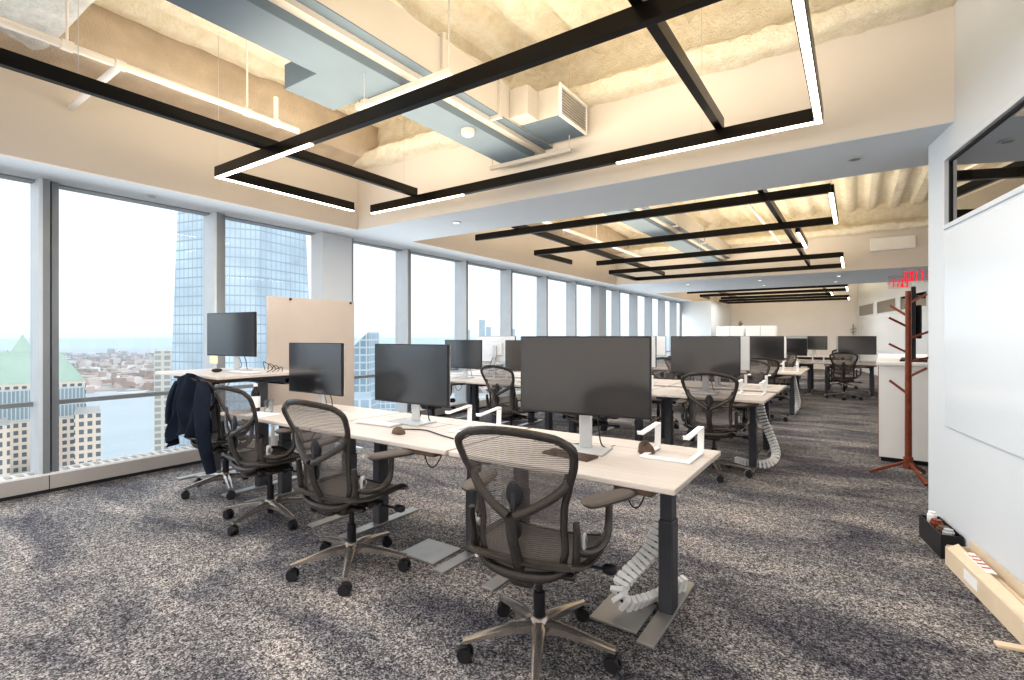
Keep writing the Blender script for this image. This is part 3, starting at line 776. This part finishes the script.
        def pf(a, c):
            th = 2*PI*a; v = c*2-1
            e_ = (1-abs(v)**5)**.45 if abs(v) < 1 else 0
            wx = (.047 - .006*v)*e_; wz = .019*e_
            cx, sz_ = math.cos(th), math.sin(th)
            return (wx*math.copysign(abs(cx)**.8, cx), v*.142, wz*math.copysign(abs(sz_)**.8, sz_) + .006*v)
        pd.grid(pf, 16, 14)
        pd.build('arm_pad', M['armpad'], am, True)
    return t
M['seatmesh'] = mat('dark_seat_mesh', (.085,.075,.07), .55, var=.12, scale=20, bump=.25, bscale=180)
def wrot(face): return R(face-90)
def turn_base(ch, deg):
    for o in ch.children:
        if o.name.startswith('base'): o.rotation_euler = (0, 0, R(deg))
c1 = make_chair('nearest office chair, graphite with see-through mesh back, at the first front-row desk', (-1.12, 1.85, 0), wrot(99), R(82.3-9))
c2 = dup(c1, (-2.43, 1.90, 0), wrot(94), 'middle of the three uncovered mesh chairs along the front row of desks')
c3 = dup(c1, (-3.56, 2.06, 0), wrot(88), 'mesh chair at the third front-row desk, beside the chair with the jacket')
c4 = dup(c1, (-4.58, 2.24, 0), wrot(98), 'office chair draped with a dark jacket, in front of the raised desk')
GC = [(-1.15,5.22,93,'mesh chair with its back to the camera at the right-hand end of the second row'),
      (-2.45,5.15,80,'mesh chair seen under the nearest large monitor, second row near side'),
      (-3.42,5.00,84,'mesh chair turned away between two monitors at the third place of the second row'),
      (-4.85,5.15,97,'mesh chair at the window end of the second row, near side'),
      (-1.25,7.45,262,'mesh chair on the far side of the second row, right-hand end, facing the camera'),
      (-2.45,7.5,275,'mesh chair on the far side of the second row, second place, facing the camera'),
      (-3.7,7.5,268,'mesh chair on the far side of the second row, third place, facing the camera'),
      (-1.22,8.95,92,'mesh chair with its back to the camera at the right-hand end of the third row'),
      (-2.5,9.1,84,'mesh chair at the second place of the third row, near side'),
      (-1.25,11.5,266,'mesh chair on the far side of the third row, right-hand end'),
      (-2.5,11.5,275,'mesh chair on the far side of the third row, second place'),
      (-.2,12.95,90,'small distant mesh chair alone at the right-hand desk of the fourth row'),
      (-1.5,13.2,98,'distant mesh chair at the second place of the fourth row, near side'),
      (-.3,15.6,262,'distant mesh chair on the far side of the fourth row, right-hand end')]
turn_base(c2, 22.5); turn_base(c3, -3.4); turn_base(c4, 43)
for i, (x, y, a, lb) in enumerate(GC): turn_base(dup(c1, (x, y, 0), wrot(a), lb), 31*i % 72)

# ------------------------------------------------------------------ jacket on the fourth chair
def jacket():
    t = thing('jacket', 'dark navy jacket draped over the back of the chair by the window', 'jacket', (-4.58, 2.24, 0), wrot(98))
    def body(a, c):
        # a across, c down the outside
        x = (a*2-1)
        if c < .12:       # over the top, front side
            f = c/.12; z = .90+.125*f; y = -.30-.055*f+.05
        else:
            f = (c-.12)/.88; z = 1.025-.50*f-.05*math.sin(a*5+1); y = -.375-.03*f
        w = .175+.05*min(1,f+.1) if c >= .12 else .175
        fold = .034*math.sin(x*12+c*4)+.022*math.sin(x*7-c*6)
        zz = z - .07*abs(x)**2.2
        return (x*w + .02*math.sin(c*7+x*3)*c, y + fold*(.25+c) + .09*abs(x)**2, zz)
    MB().grid(body, 44, 34).build('jacket_body', M['navy'], t, True)
    MB().tube([(.17,-.30,.965),(.21,-.34,.86),(.23,-.36,.70),(.24,-.35,.52),(.265,-.33,.36),(.28,-.31,.25)], [.05,.062,.056,.052,.045,.038], 12, smooth=2, flat=(1,.65)).build('sleeve', M['navy'], t, True)
    MB().tube([(-.17,-.30,.96),(-.205,-.33,.85),(-.21,-.35,.72),(-.215,-.35,.62)], [.05,.056,.05,.042], 12, smooth=2, flat=(1,.65)).build('sleeve', M['navy'], t, True)
jacket()
for m_ in bpy.data.meshes:
    if m_.name.startswith('jacket_body'):
        pass

# ------------------------------------------------------------------ desk accessories
def laptop_stand(label, loc, rz=0):
    t = thing('laptop_stand', label, 'laptop stand', loc, rz, 'white laptop stands')
    b = MB(); b.box(-.125,.125,-.14,-.105,0,.010,.002)
    for s in (-1,1): b.box(s*.112-.0135,s*.112+.0135,-.105,.11,0,.010,.002)
    b.build('base', M['whiteplastic'], t)
    for s in (-1, 1):
        b = MB(); x = s*.112
        def slab(p, q, w=.032, th=.008):
            p, q = Vector(p), Vector(q); b.bar(p, q, w, th)
        slab((x,.104,.0), (x,.112,.142)); slab((x,.116,.139), (x,-.16,.122)); slab((x,-.157,.124),(x,-.163,.136))
        b.build('arm', M['whiteplastic'], t, bevel=.001)
    return t
ls = laptop_stand('white metal laptop stand on the nearest desk corner', (-.77, 2.585, DZ))
dup(ls, (-2.03, 2.56, DZ), R(8), 'white laptop stand on the second front-row desk, right of its monitor')
dup(ls, (-.90, 5.78, DZ), 0, 'white laptop stand at the right-hand end of the second row, near side')
dup(ls, (-.98, 6.72, DZ), PI, 'white laptop stand at the right-hand end of the second row, far side')
dup(ls, (-2.1, 5.75, DZ), 0, 'white laptop stand on the second desk of the second row')
dup(ls, (-4.2, 5.75, DZ), 0, 'white laptop stand near the window end of the second row')
dup(ls, (-.93, 9.85, DZ), 0, 'white laptop stand at the right-hand end of the third row, near side')
dup(ls, (-1.0, 10.8, DZ), PI, 'white laptop stand at the right-hand end of the third row, far side')
dup(ls, (-.72, 13.75, DZ), 0, 'small distant white laptop stand on the fourth row')
def keyboard(label, loc, rz, m):
    t = thing('keyboard', label, 'keyboard', loc, rz); 
    MB().box(-.17,.17,-.055,.055,0,.010,.003).build('case', m, t)
    b = MB()
    for j in range(5):
        for i in range(14): b.box(-.163+i*.0234, -.163+i*.0234+.019, -.048+j*.0195, -.048+j*.0195+.0155, .010, .0135)
    b.build('keys', M['whiteplastic'] if m is M['silver'] else m, t)
    return t
kb = keyboard('brown keyboard on the nearest desk, left of the white stand', (-1.20, 2.28, DZ), R(-6), M['brown']); kb.scale = (.8,1,1)
keyboard('silver keyboard on the second front-row desk, at the foot of its monitor', (-2.72, 2.35, DZ), R(4), M['silver'])
keyboard('silver keyboard on the second row at its right-hand end', (-1.35, 5.48, DZ), 0, M['silver'])
def mouse(label, loc, rz, s=1.0):
    b = MB(); b.M = Matrix.Scale(s, 4)
    def f(a, c):
        th = 2*PI*a; ph = c*PI/2
        r = math.cos(ph)
        return (.034*r*math.cos(th), .055*r*math.sin(th), .036*math.sin(ph)**.85)
    b.grid(f, 20, 8)
    o = b.build('computer_mouse', M['brown'], None, True); o.location = loc; o.rotation_euler = (0,0,rz)
    o.location.z += .001
    return tag(o, label, 'mouse')
mouse('domed brown mouse on the second front-row desk near its front edge', (-2.36, 2.20, DZ), R(70), 1.1)
# crumpled brown pouch
def pouch():
    b = MB()
    def f(a, c):
        th = 2*PI*a; ph = c*PI/2; r = math.cos(ph)*(1+.18*math.sin(3*th+c*4))
        return (.042*r*math.cos(th), .038*r*math.sin(th), .055*math.sin(ph)*(1+.2*math.sin(2*th)))
    b.grid(f, 22, 9); o = b.build('pouch', M['brown'], None, True); o.location = (-.905, 2.56, DZ+.001)
    tag(o, 'small crumpled brown pouch beside the white stand on the nearest desk', 'pouch')
pouch()
o = MB().box(-.045,.045,-.03,.03,0,.016,.005).build('small_box', M['whiteplastic'], None); o.location = (-2.98+.12, 2.32, DZ+.0005); o.rotation_euler = (0,0,R(20))
tag(o, 'small pale box lying flat on the second front-row desk', 'box')
# mouse and tray on the raised desk
b = MB(); b.sphere((0,0,.018), .03, (1.0,1.6,.6)); o = b.build('computer_mouse', M['black'], None, True); o.location = (-4.78, 2.26, 1.021); tag(o, 'black mouse on the raised desk under the small monitor', 'mouse')
keyboard('low silver keyboard on the raised desk by the window', (-4.5, 2.36, 1.021), R(6), M['silver'])
o = MB().box(-.06,.06,-.001,.001,-.045,.045).build('sticky_note', M['paper'], None); o.location = (-5.17, 2.415, 1.128); o.rotation_euler = (0,0,R(7)); tag(o, 'yellow paper note hanging below the monitor on the raised desk', 'note')
b = MB()
for k in range(4):
    b.tube([(-4.62+.05*k,2.62,1.03),(-4.55+.06*k,2.55+.03*k,1.13-.02*k),(-4.42+.04*k,2.6,1.05),(-4.38,2.5+.05*k,1.025)], .0035, 5, smooth=2)
tag(b.build('charging_cable', M['cable'], None, True), 'tangle of thin cables standing up on the raised desk', 'cable')
# bottle, glass
t = thing('bottle', 'tall drinks bottle with banded label on the third front-row desk', 'bottle', (-4.02, 2.20, DZ))
MB().lathe((0,0,0), [(.03,0),(.034,.006),(.034,.14),(.030,.16),(.016,.185),(.014,.20)], 18).build('body', M['black'], t, True)
MB().lathe((0,0,.03), [(.0345,0),(.0350,.002),(.0350,.09),(.0345,.092)], 18).build('wrapper', M['whiteplastic'], t, True)
MB().cyl((0,0,.2005), .016, .016, .022, 14).build('cap', M['whiteplastic'], t, True)
o = MB().lathe((0,0,0), [(.026,0),(.032,.002),(.035,.10),(.033,.10),(.030,.006),(.002,.005)], 18).build('drinking_glass', M['bottleglass'], None, True); o.location = (-3.86, 2.22, DZ)
tag(o, 'clear drinking glass beside the bottle on the third front-row desk', 'glass')
o = MB().box(-.12,.12,-.09,.09,0,.004).build('paper_sheet', M['white'], None); o.location = (-3.80, 2.12, DZ); o.rotation_euler = (0,0,R(8)); tag(o, 'white papers lying on the third front-row desk', 'papers')
# cable lying across desks
b = MB(); b.tube([(-2.42,2.30,DZ+.005),(-2.30,2.36,DZ+.005),(-2.22,2.34,DZ+.005),(-2.12,2.30,DZ+.005),(-1.95,2.25,DZ+.005)], .004, 6, smooth=2)
tag(b.build('power_cable', M['cable'], None, True), 'black cable lying across the second front-row desk by its stand', 'cable')
b = MB(); b.tube([(-1.5,2.5,DZ+.003),(-1.38,2.56,DZ+.003),(-1.28,2.52,DZ+.003),(-1.2,2.5,DZ+.003)], .003, 6, smooth=2)
tag(b.build('power_cable', M['cable'], None, True), 'thin black cable behind the nearest large monitor', 'cable')

# cable spines
def spine(name_lbl, pts, plate=None, sc=1.0):
    P = [Vector(p) for p in pts]
    for _ in range(3):
        q = [P[0]]
        for i in range(len(P)-1): q += [P[i].lerp(P[i+1], .25), P[i].lerp(P[i+1], .75)]
        q.append(P[-1]); P = q
    # resample
    L_ = [0]
    for i in range(1, len(P)): L_.append(L_[-1]+(P[i]-P[i-1]).length)
    n = int(L_[-1]/.034); t = thing('cable_spine', name_lbl, 'cable spine', tuple(P[-1])); b = W(t); co = W(t)
    co.tube(P[::2], .007, 6)
    j = 0
    for k in range(n):
        d = L_[-1]*(k+.5)/n
        while j < len(L_)-2 and L_[j+1] < d: j += 1
        f = (d-L_[j])/(L_[j+1]-L_[j]+1e-9); p = P[j].lerp(P[j+1], f); tg = (P[j+1]-P[j]).normalized()
        side = tg.cross(Vector((.2,1,.1))).normalized(); up = side.cross(tg)
        w, h, l = .040, .020, .0120
        vs = []
        for a, c_, e_ in [(x_,y_,z_) for x_ in (-1,1) for y_ in (-1,1) for z_ in (-1,1)]:
            vs.append(p + side*a*w + up*c_*h + tg*e_*l)
        b.add(vs, [(0,1,3,2),(4,6,7,5),(0,4,5,1),(2,3,7,6),(0,2,6,4),(1,5,7,3)])
    b.build('links', M['whiteplastic'], t, bevel=.002)
    co.build('cable_core', M['cable'], t, True)
    if plate:
        W(t).box(*plate, 0, .012, .003).build('floor_plate', M['foot'], t)
    return t
spine('white segmented cable spine curled on the floor at the nearest desk leg', [(-.817,2.70,.66),(-.835,2.67,.40),(-.857,2.60,.27),(-.895,2.51,.20),(-.941,2.40,.155),(-.965,2.32,.10),(-.915,2.30,.052),(-.855,2.42,.045),(-.81,2.56,.045),(-.739,2.70,.05)], (-1.05,-.815,2.19,2.475))
spine('white cable spine hanging below the right-hand end of the second row', [(-.86,6.0,.66),(-.82,6.0,.45),(-.72,5.95,.25),(-.66,5.85,.10),(-.74,5.7,.035),(-.92,5.68,.03),(-1.05,5.75,.03)])
spine('white cable spine under the second front-row desk, left of the nearest chair', [(-1.98,2.72,.64),(-1.98,2.70,.4),(-1.92,2.62,.2),(-1.80,2.55,.08),(-1.88,2.42,.04),(-2.0,2.45,.04)], (-2.33,-2.05,2.18,2.44))
spine('white cable spine hanging below the right-hand end of the third row', [(-.9,10.0,.66),(-.85,10,.4),(-.8,9.95,.15),(-.9,9.85,.04)])

# ------------------------------------------------------------------ tan mobile board by the raised desk
t = thing('mobile_board', 'tall tan freestanding board between the raised desk and the windows', 'board', (-4.9, 3.32, 0))
MB().box(-.015, .015, -.52, .54, .52, 1.755, .004).build('panel', M['tanboard'], t)
for s in (-1, 1):
    b = MB(); b.box(-.014,.014,s*.46-.014,s*.46+.014,.05,.519); b.box(-.24,.24,s*.46-.02,s*.46+.02,.045,.075,.004)
    for q in (-1,1): b.cyl((q*.21-.01,s*.46,.0226), .0226, .0226, .02, 12, 'x')
    b.build('leg', M['silver'], t)
b = MB()
for s in (-.28, .48): b.cyl((.0151, s, 1.735), .012, .012, .012, 12, 'x')
b.build('clip', M['black'], t)

# ------------------------------------------------------------------ coat stand, cabinet, television
t = thing('coat_stand', 'tall reddish-brown wooden coat stand with branching pegs beside the white cabinet', 'coat stand', (.42, 6.1, 0))
MB().cyl((0,0,.10), .029, .025, 1.68, 8).build('pole', M['redwood'], t, bevel=.003)
MB().cyl((0,0,.085), .040, .038, .11, 8).build('hub', M['redwood'], t)
for a in (182, 292, 62):
    b = MB(); ca, sa = math.cos(R(a)), math.sin(R(a)); b.bar((.02*ca,.02*sa,.145), (.30*ca,.30*sa,.014), .030, .026); b.build('foot', M['redwood'], t, bevel=.003)
for z, dx, dz_ in ((1.443,-.13,.085),(1.195,-.12,.08),(1.547,-.07,.10),(.806,-.09,.11),(1.33,.12,.06),(1.67,.065,.07),(1.107,.125,.04),(.967,.06,.085)):
    an = YAW + math.acos(dx/.15)*(1 if dx < 0 else -1); ca, sa = math.cos(an), math.sin(an)
    b = MB(); b.bar((.015*ca,.015*sa,z), (.15*ca,.15*sa,z+dz_), .020, .020); b.build('peg', M['redwood'], t, bevel=.002)
t = thing('storage_cabinet', 'long white storage cabinet with laminate top behind the coat stand', 'cabinet', (.20, 6.70, 0), -R(2.2))
MB().box(.01, 1.15, .02, 3.2, .05, 1.035).build('carcass', M['white'], t, bevel=.003)
MB().box(.03, 1.13, .06, 3.18, 0, .05).build('plinth', M['black'], t)
MB().box(-.012, 1.18, -.01, 3.23, 1.036, 1.07).build('top', M['white'], t, bevel=.003)
MB().box(.004, .0099, .021, .033, .05, 1.035).build('edge_strip', M['redwood'], t)
for y in (.8, 1.6, 2.4): MB().box(.006, .0101, y-.004, y+.004, .06, 1.03).build('door_joint', M['black'], t)
t = thing('television', 'large dark television seen edge-on, standing on the white cabinet', 'television', (.555, 7.35, 1.071), R(-4.5))
MB().box(-.02, .02, -.60, .60, .02, .80, .006).build('panel', M['black'], t)
MB().box(-.022, -.0201, -.58, .58, .04, .785).build('screen', M['screen'], t)
MB().box(.0201, .07, -.25, .25, .25, .62, .01).build('wall_bracket', M['black'], t)
MB().box(-.12, .12, -.4, .4, 0, .02, .004).build('stand', M['black'], t)
b = MB()
for k in range(3): b.tube([(.72+.06*k,6.95,1.08),(.75+.07*k,6.9,1.30-.06*k),(.83+.05*k,6.93,1.12),(.9,6.98,1.08)], .006, 6, smooth=2)
tag(b.build('charging_cable', M['whiteplastic'], None, True), 'loops of white cable on top of the white cabinet', 'cable')
t = thing('tissue_box', 'small pale box on the white cabinet under the television', 'box', (.70, 6.80, 1.071))
MB().box(-.07,.07,-.05,.05,0,.09,.006).build('carton', M['whiteplastic'], t)
MB().grid(lambda a,c: ((a-.5)*.05, (c-.5)*.02+.01*math.sin(a*9), .09+.04*math.sin(a*PI)), 8, 3).build('tissue', M['white'], t, True)

# far storage units with ornament
for i, (x0, x1) in enumerate(((-4.36,-3.41),(-3.34,-2.36))):
    t = thing('storage_cabinet', ['far white storage unit left of the brown ornament', 'far white storage unit right of the brown ornament'][i], 'cabinet', ((x0+x1)/2, 20.4, 0))
    W(t).box(x0, x1, 20.2, 20.65, .05, 1.72).build('carcass', M['white'], t, bevel=.004)
    W(t).box(x0+.02, x1-.02, 20.22, 20.63, 0, .05).build('plinth', M['black'], t)
    W(t).box((x0+x1)/2-.004, (x0+x1)/2+.004, 20.196, 20.1999, .06, 1.71).build('door_joint', M['black'], t)
b = MB(); b.lathe((0,0,0), [(.03,0),(.09,.05),(.10,.11),(.05,.17),(.03,.2),(.05,.22)], 14)
o = b.build('vase', M['brown'], None, True); o.scale = (.8,.8,.9); o.location = (-3.55, 20.4, 1.721); tag(o, 'small brown vase on the far white storage unit', 'vase')
# far wall fitting
t = thing('wall_light', 'tiny dark branching wall fitting on the far wall near the corner', 'wall fitting', (-.07, 23.97, 1.55))
t.scale = (.65,1,.6)
MB().box(-.03,.03,-.03,.02,-.25,.45,.005).build('stem', M['foot'], t)
b = MB(); b.bar((-.16,-.02,.1),(.16,-.02,.16),.04,.05); b.bar((-.12,-.02,-.1),(.14,-.02,-.06),.04,.05); b.build('arm', M['foot'], t)

# ------------------------------------------------------------------ cartons along the right wall
def wbox(t, x0, x1, y0, y1, z0, z1, ch=0):
    b = MB(); b.M = Matrix.Rotation(-t.rotation_euler.z,4,'Z') @ Matrix.Translation(-Vector(t.location)) @ wallM(WC); b.box(x0,x1,y0,y1,z0,z1,ch); return b
p_ = wallM(WC) @ Vector((1.6, -.08, 0))
t = thing('long_carton', 'long open cream cardboard carton lying along the foot of the right wall', 'carton', tuple(p_), 0)
X0, X1 = .70, 3.2
wbox(t, X0, X1, -.125, -.119, 0, .105).build('outer_side', M['crate'], t)
wbox(t, X0, X1, -.012, -.006, 0, .16).build('inner_side', M['crate'], t)
wbox(t, X0, X0+.006, -.119, -.012, 0, .115).build('end_panel', M['crate'], t)
wbox(t, X0, X1, -.119, -.012, 0, .006).build('bottom', M['crate'], t)
b = MB(); b.M = Matrix.Translation(-Vector(t.location)) @ wallM(WC)
b.add([(X0+.02,-.125,.105),(X1,-.125,.105),(X1,-.07,.10),(X0+.02,-.07,.135)], [(0,1,2,3)])
b.build('flap', M['crate'], t)
wbox(t, X0+.26, X0+.42, -.1262, -.1251, .03, .085).build('sticker', M['white'], t)
p_ = wallM(WC) @ Vector((1.6, -.05, 0.0))
for i, (yy, zz, xa, xb, lb) in enumerate([(-.095,.055,.74,3.1,'lower pale wooden batten lying inside the long carton, outermost'), (-.062,.08,.80,3.15,'pale wooden batten lying inside the long carton, middle'), (-.031,.105,.78,3.15,'pale wooden batten lying inside the long carton, against the wall')]):
    b = MB(); b.M = wallM(WC); b.box(xa, xb, yy-.015, yy+.011, .008 if i == 0 else .007, zz, .003)
    tag(b.build('wooden_batten', M['crate'], None), lb, 'batten', 'battens in the carton')
b = MB(); b.M = wallM(WC); b.box(1.585, 1.625, -.235, -.127, .001, .016, .003)
tag(b.build('wooden_offcut', M['crate'], None), 'short pale wooden offcut sticking out from under the long carton', 'offcut')
# rolled paper with red marks standing in the carton
p_ = wallM(WC) @ Vector((.98, -.06, .13))
t = thing('red_marked_strip', 'white printed strip with red marks lying in the long carton', 'printed strip', tuple(p_), wang)
MB().box(-.15,.12,-.022,.022,-.004,.0,.0).build('strip', M['whiteplastic'], t)
b = MB()
for k in range(4): b.box(-.10+k*.05,-.085+k*.05,-.018,.018,.0005,.0015); 
b.build('marks', mat('red_ink', (.5,.05,.03), .6), t)
# dark crate with odds and ends
p_ = wallM(WC) @ Vector((.43, -.066, 0))
t = thing('small_crate', 'small black open crate of odds and ends at the end of the right wall', 'crate', tuple(p_), wang)
b = MB(); b.box(-.19,.19,-.055,-.049,0,.145); b.box(-.19,.19,.049,.055,0,.145); b.box(-.19,-.184,-.049,.049,0,.145); b.box(.184,.19,-.049,.049,0,.145); b.box(-.184,.184,-.049,.049,0,.006)
b.build('body', M['black'], t)
p2 = lambda x, y, z: tuple(wallM(WC) @ Vector((.43+x, -.066+y, z)))
for i, (x, y, r, h, m_, lb) in enumerate([(-.14,.0,.026,.18,'whiteplastic','white tube standing in the small black crate'), (-.04,-.005,.034,.16,'redwood','dark red can in the middle of the small black crate'), (.055,.0,.036,.15,'brown','brown jar in the small black crate near its front end'), (.135,.0,.030,.16,'silver','silver can at the front end of the small black crate')]):
    o = MB().lathe((0,0,0), [(r*.9,0),(r,.006),(r,h*.9),(r*.8,h*.93),(r*.8,h)], 14).build('can', M[m_], None, True)
    o.location = p2(x, y, .0065); tag(o, lb, 'can')

# ------------------------------------------------------------------ outside
GZ = -150
def ext_rect(name, m, x0, x1, d0, d1, z):      # rectangle in viewpoint-aligned ground coordinates
    b = MB(); a = [wpos(x0,d0), wpos(x1,d0), wpos(x1,d1), wpos(x0,d1)]
    b.add([(p[0], p[1], z) for p in a], [(0,1,2,3)])
    o = b.build(name, m, None); o['kind'] = 'structure'; return o
ext_rect('ground', M['city'], -30000, 20000, -3000, 40000, GZ)
ext_rect('river', M['river'], -2600, 900, 330, 1330, GZ+1.0)
ext_rect('river_far', M['river'], -2600, 3800, 5200, 5600, GZ+1.0) if False else None
def uv(u, D): return (u-512)/F*D
def building(name, label, u0, u1, vtop, D, m, depth=40, rotz=0, roof=None):
    zt = H-(vtop-336)/F*D
    a0, a1 = math.atan(uv(u0, 1)), math.atan(uv(u1, 1)); am = (a0+a1)/2      # each block faces the office
    dist = D/math.cos(am); w = dist*math.tan((a1-a0)/2)
    k_ = (dist+depth/2); p = wpos(k_*math.sin(am), k_*math.cos(am))
    t = thing(name, label, 'building', (p[0], p[1], GZ), YAW-am+rotz)
    b = MB()
    b.box(-w, w, -depth/2, depth/2, 0, zt-GZ); b.build('facade', m, t)
    if roof: roof(t, w, depth/2, zt-GZ)
    return t
# left building with copper roof
def cr(t, w, d, z):
    b = MB(); b.add([(-w,-d,z),(w,-d,z),(w,d,z),(-w,d,z),(-w*.62,-d*.62,z+9),(w*.62,-d*.62,z+9),(w*.62,d*.62,z+9),(-w*.62,d*.62,z+9)], [(0,1,5,4),(1,2,6,5),(2,3,7,6),(3,0,4,7),(4,5,6,7)])
    b.add([(-w*.2,-d*.2,z+9),(w*.2,-d*.2,z+9),(w*.2,d*.2,z+9),(-w*.2,d*.2,z+9),(0,0,z+15)], [(0,1,4),(1,2,4),(2,3,4),(3,0,4)])
    b.build('copper_roof', M['copper'], t)
    b = MB(); b.box(-w*.9,w*.98,-d-.2,-d+.1,z-11,z-1.5); b.build('upper_band', m_facade('band_glass', (.25,.32,.37), (.50,.55,.56), .9, 5, .3), t)
building('office_building', 'stone office block with pale green pyramid roof seen through the left windows', -50, 86, 384, 150, M['stonegrid'], 45, 0, cr)
building('office_building', 'lower stone wing in front of the green-roofed block', -60, 10, 428, 120, M['stonegrid'], 16)
building('office_building', 'lower stone wing right of the green-roofed block', 74, 101, 414, 140, M['stonegrid'], 20)
building('apartment_tower', 'slim pale apartment tower beside the tall glass skyscraper', 154, 186, 351, 330, M['flats'], 30)
building('office_building', 'low glass block seen through the window right of the column', 350, 372, 400, 200, M['blueglass'], 30)
building('office_building', 'mid-height glass block behind the middle monitor', 368, 402, 352, 420, M['blueglass'], 40)
building('office_building', 'glass block low behind the grey-green monitor', 402, 450, 372, 500, M['blueglass'], 40)
# pointed tower
D = 300; b = MB(); x0, x1 = uv(350, D), uv(368, D); z0_, z1_ = H-(350-336)/F*D-GZ, H-(332-336)/F*D-GZ
p = wpos((x0+x1)/2, D); t = thing('office_tower', 'slender glass tower with slanting top beside the first column', 'building', (p[0], p[1], GZ), YAW)
w = (x1-x0)/2; b.add([(-w,0,0),(w,0,0),(w,25,0),(-w,25,0),(-w,0,z0_),(w,0,z1_),(w,25,z1_),(-w,25,z0_)], [(0,1,5,4),(1,2,6,5),(2,3,7,6),(3,0,4,7),(4,5,6,7)])
b.build('facade', M['blueglass'], t)
# great chamfered skyscraper
D = 235; p = wpos(uv(246, D), D)
t = thing('skyscraper', 'very tall tapering glass skyscraper with faceted sides filling the third window', 'building', (p[0], p[1], GZ), YAW+R(-22))
def facets():
    hb = 23.6; zt = 420; z0 = 20
    B_ = [(-hb,-hb,z0),(hb,-hb,z0),(hb,hb,z0),(-hb,hb,z0)]; rt = hb*1.0
    T_ = [(0,-rt,zt),(rt,0,zt),(0,rt,zt),(-rt,0,zt)]
    Q = [(-hb,-hb,0),(hb,-hb,0),(hb,hb,0),(-hb,hb,0)]
    return Q, B_, T_
Q, B_, T_ = facets()
b = MB(); b.add(Q+B_, [(0,1,5,4),(1,2,6,5),(2,3,7,6),(3,0,4,7)])
b.add(B_+T_, [(0,1,4),(1,2,5),(2,3,6),(3,0,7),(4,1,5),(5,2,6),(6,3,7),(7,0,4),(4,5,6,7)])
b.build('facade', M['tower'], t)
# far skyline
for i, (u0, u1, vt, lb) in enumerate([(479,485,320,'tallest of the distant blue towers on the skyline'), (486,491,327,'shorter distant blue tower right of the tallest'), (466,470,330,'pale distant tower left of the skyline cluster'), (511,515,329,'lone distant pale tower right of the skyline cluster')]):
    building('distant_tower', lb, u0, u1, vt, 4700, M['blueglass'], 40)
# low city blocks over the river: too many to count
b = MB(); rnd = random.Random(3)
for k in range(900):
    D = rnd.uniform(1350, 4200); u = rnd.uniform(-40, 520); x, yy = wpos(uv(u, D), D)
    s = rnd.uniform(8, 34); s2 = rnd.uniform(8, 34); h = rnd.choice([6,8,10,12,16,20,30])*(1 if rnd.random() < .93 else 2.4)
    b.box(x-s, x+s, yy-s2, yy+s2, GZ, GZ+h)
o = b.build('city_blocks', M['lowroofs'], None); tag(o, 'hazy low city blocks across the river', 'buildings', kind='stuff')

# ------------------------------------------------------------------ light
w = bpy.data.worlds.new('world'); bpy.context.scene.world = w; w.use_nodes = True
nt = w.node_tree; nt.nodes.clear(); L = nt.links.new
out = nt.nodes.new('ShaderNodeOutputWorld'); bg = nt.nodes.new('ShaderNodeBackground')
tc = nt.nodes.new('ShaderNodeTexCoord'); sp_ = nt.nodes.new('ShaderNodeSeparateXYZ'); L(tc.outputs['Generated'], sp_.inputs[0])
r = ramp(nt, [(.0, (.66,.76,.82)), (.025, (.78,.86,.90)), (.10, (.86,.92,.95)), (.35, (.92,.965,1.0)), (1, (.80,.90,1.0))])
L(sp_.outputs[2], r.inputs[0])
bg.inputs['Strength'].default_value = 1.12
L(r.outputs[0], bg.inputs[0]); L(bg.outputs[0], out.inputs[0])
sd = bpy.data.lights.new('sun', 'SUN'); sd.energy = 1.2; sd.angle = R(8); sd.color = (1,.95,.88)
so = bpy.data.objects.new('sun', sd); C.objects.link(so); so.rotation_euler = (R(50), 0, R(60))
so.location = (0,0,50)
def area(loc, rot, sx, sy, e, col):
    ld = bpy.data.lights.new('fill', 'AREA'); ld.shape = 'RECTANGLE'; ld.size = sx; ld.size_y = sy; ld.energy = e; ld.color = col
    lo = bpy.data.objects.new('fill', ld); C.objects.link(lo); lo.location = loc; lo.rotation_euler = rot; lo.visible_glossy = False
    return lo
# added fill lamp before the solid rear wall, brightening the office from behind
area((-1.5, YB+.1, 1.7), (R(90), 0, 0), 6, 2.4, 130, (1,.97,.93))
# daylight from the window wall
for y in (-1.2, 3.6, 8.4, 13.2, 18.0):
    area((XG+.30, y+2.4, 1.25), (0, R(-90), 0), 1.9, 4.6, 62, (.88,.95,1.0))
# general light of the pendants toward the floor
for y in (.5, 2.9, 6.4, 9.6, 17, 20.5):
    area((-2.2, y, LZ-.02), (0, 0, 0), 4.0, 1.6, 60, (.97,.98,1.0))
area((1.6, 9, 2.6), (0, 0, 0), 1.5, 5, 50, (1.0,.97,.93))
sc = bpy.context.scene
sc.view_settings.view_transform = 'Standard'; sc.view_settings.look = 'Medium High Contrast'; sc.view_settings.exposure = .22; sc.view_settings.gamma = 1.0
sc.cycles.max_bounces = 10; sc.cycles.transparent_max_bounces = 24; sc.cycles.diffuse_bounces = 6
sc.cycles.use_denoising = True
sc.cycles.sample_clamp_indirect = 6
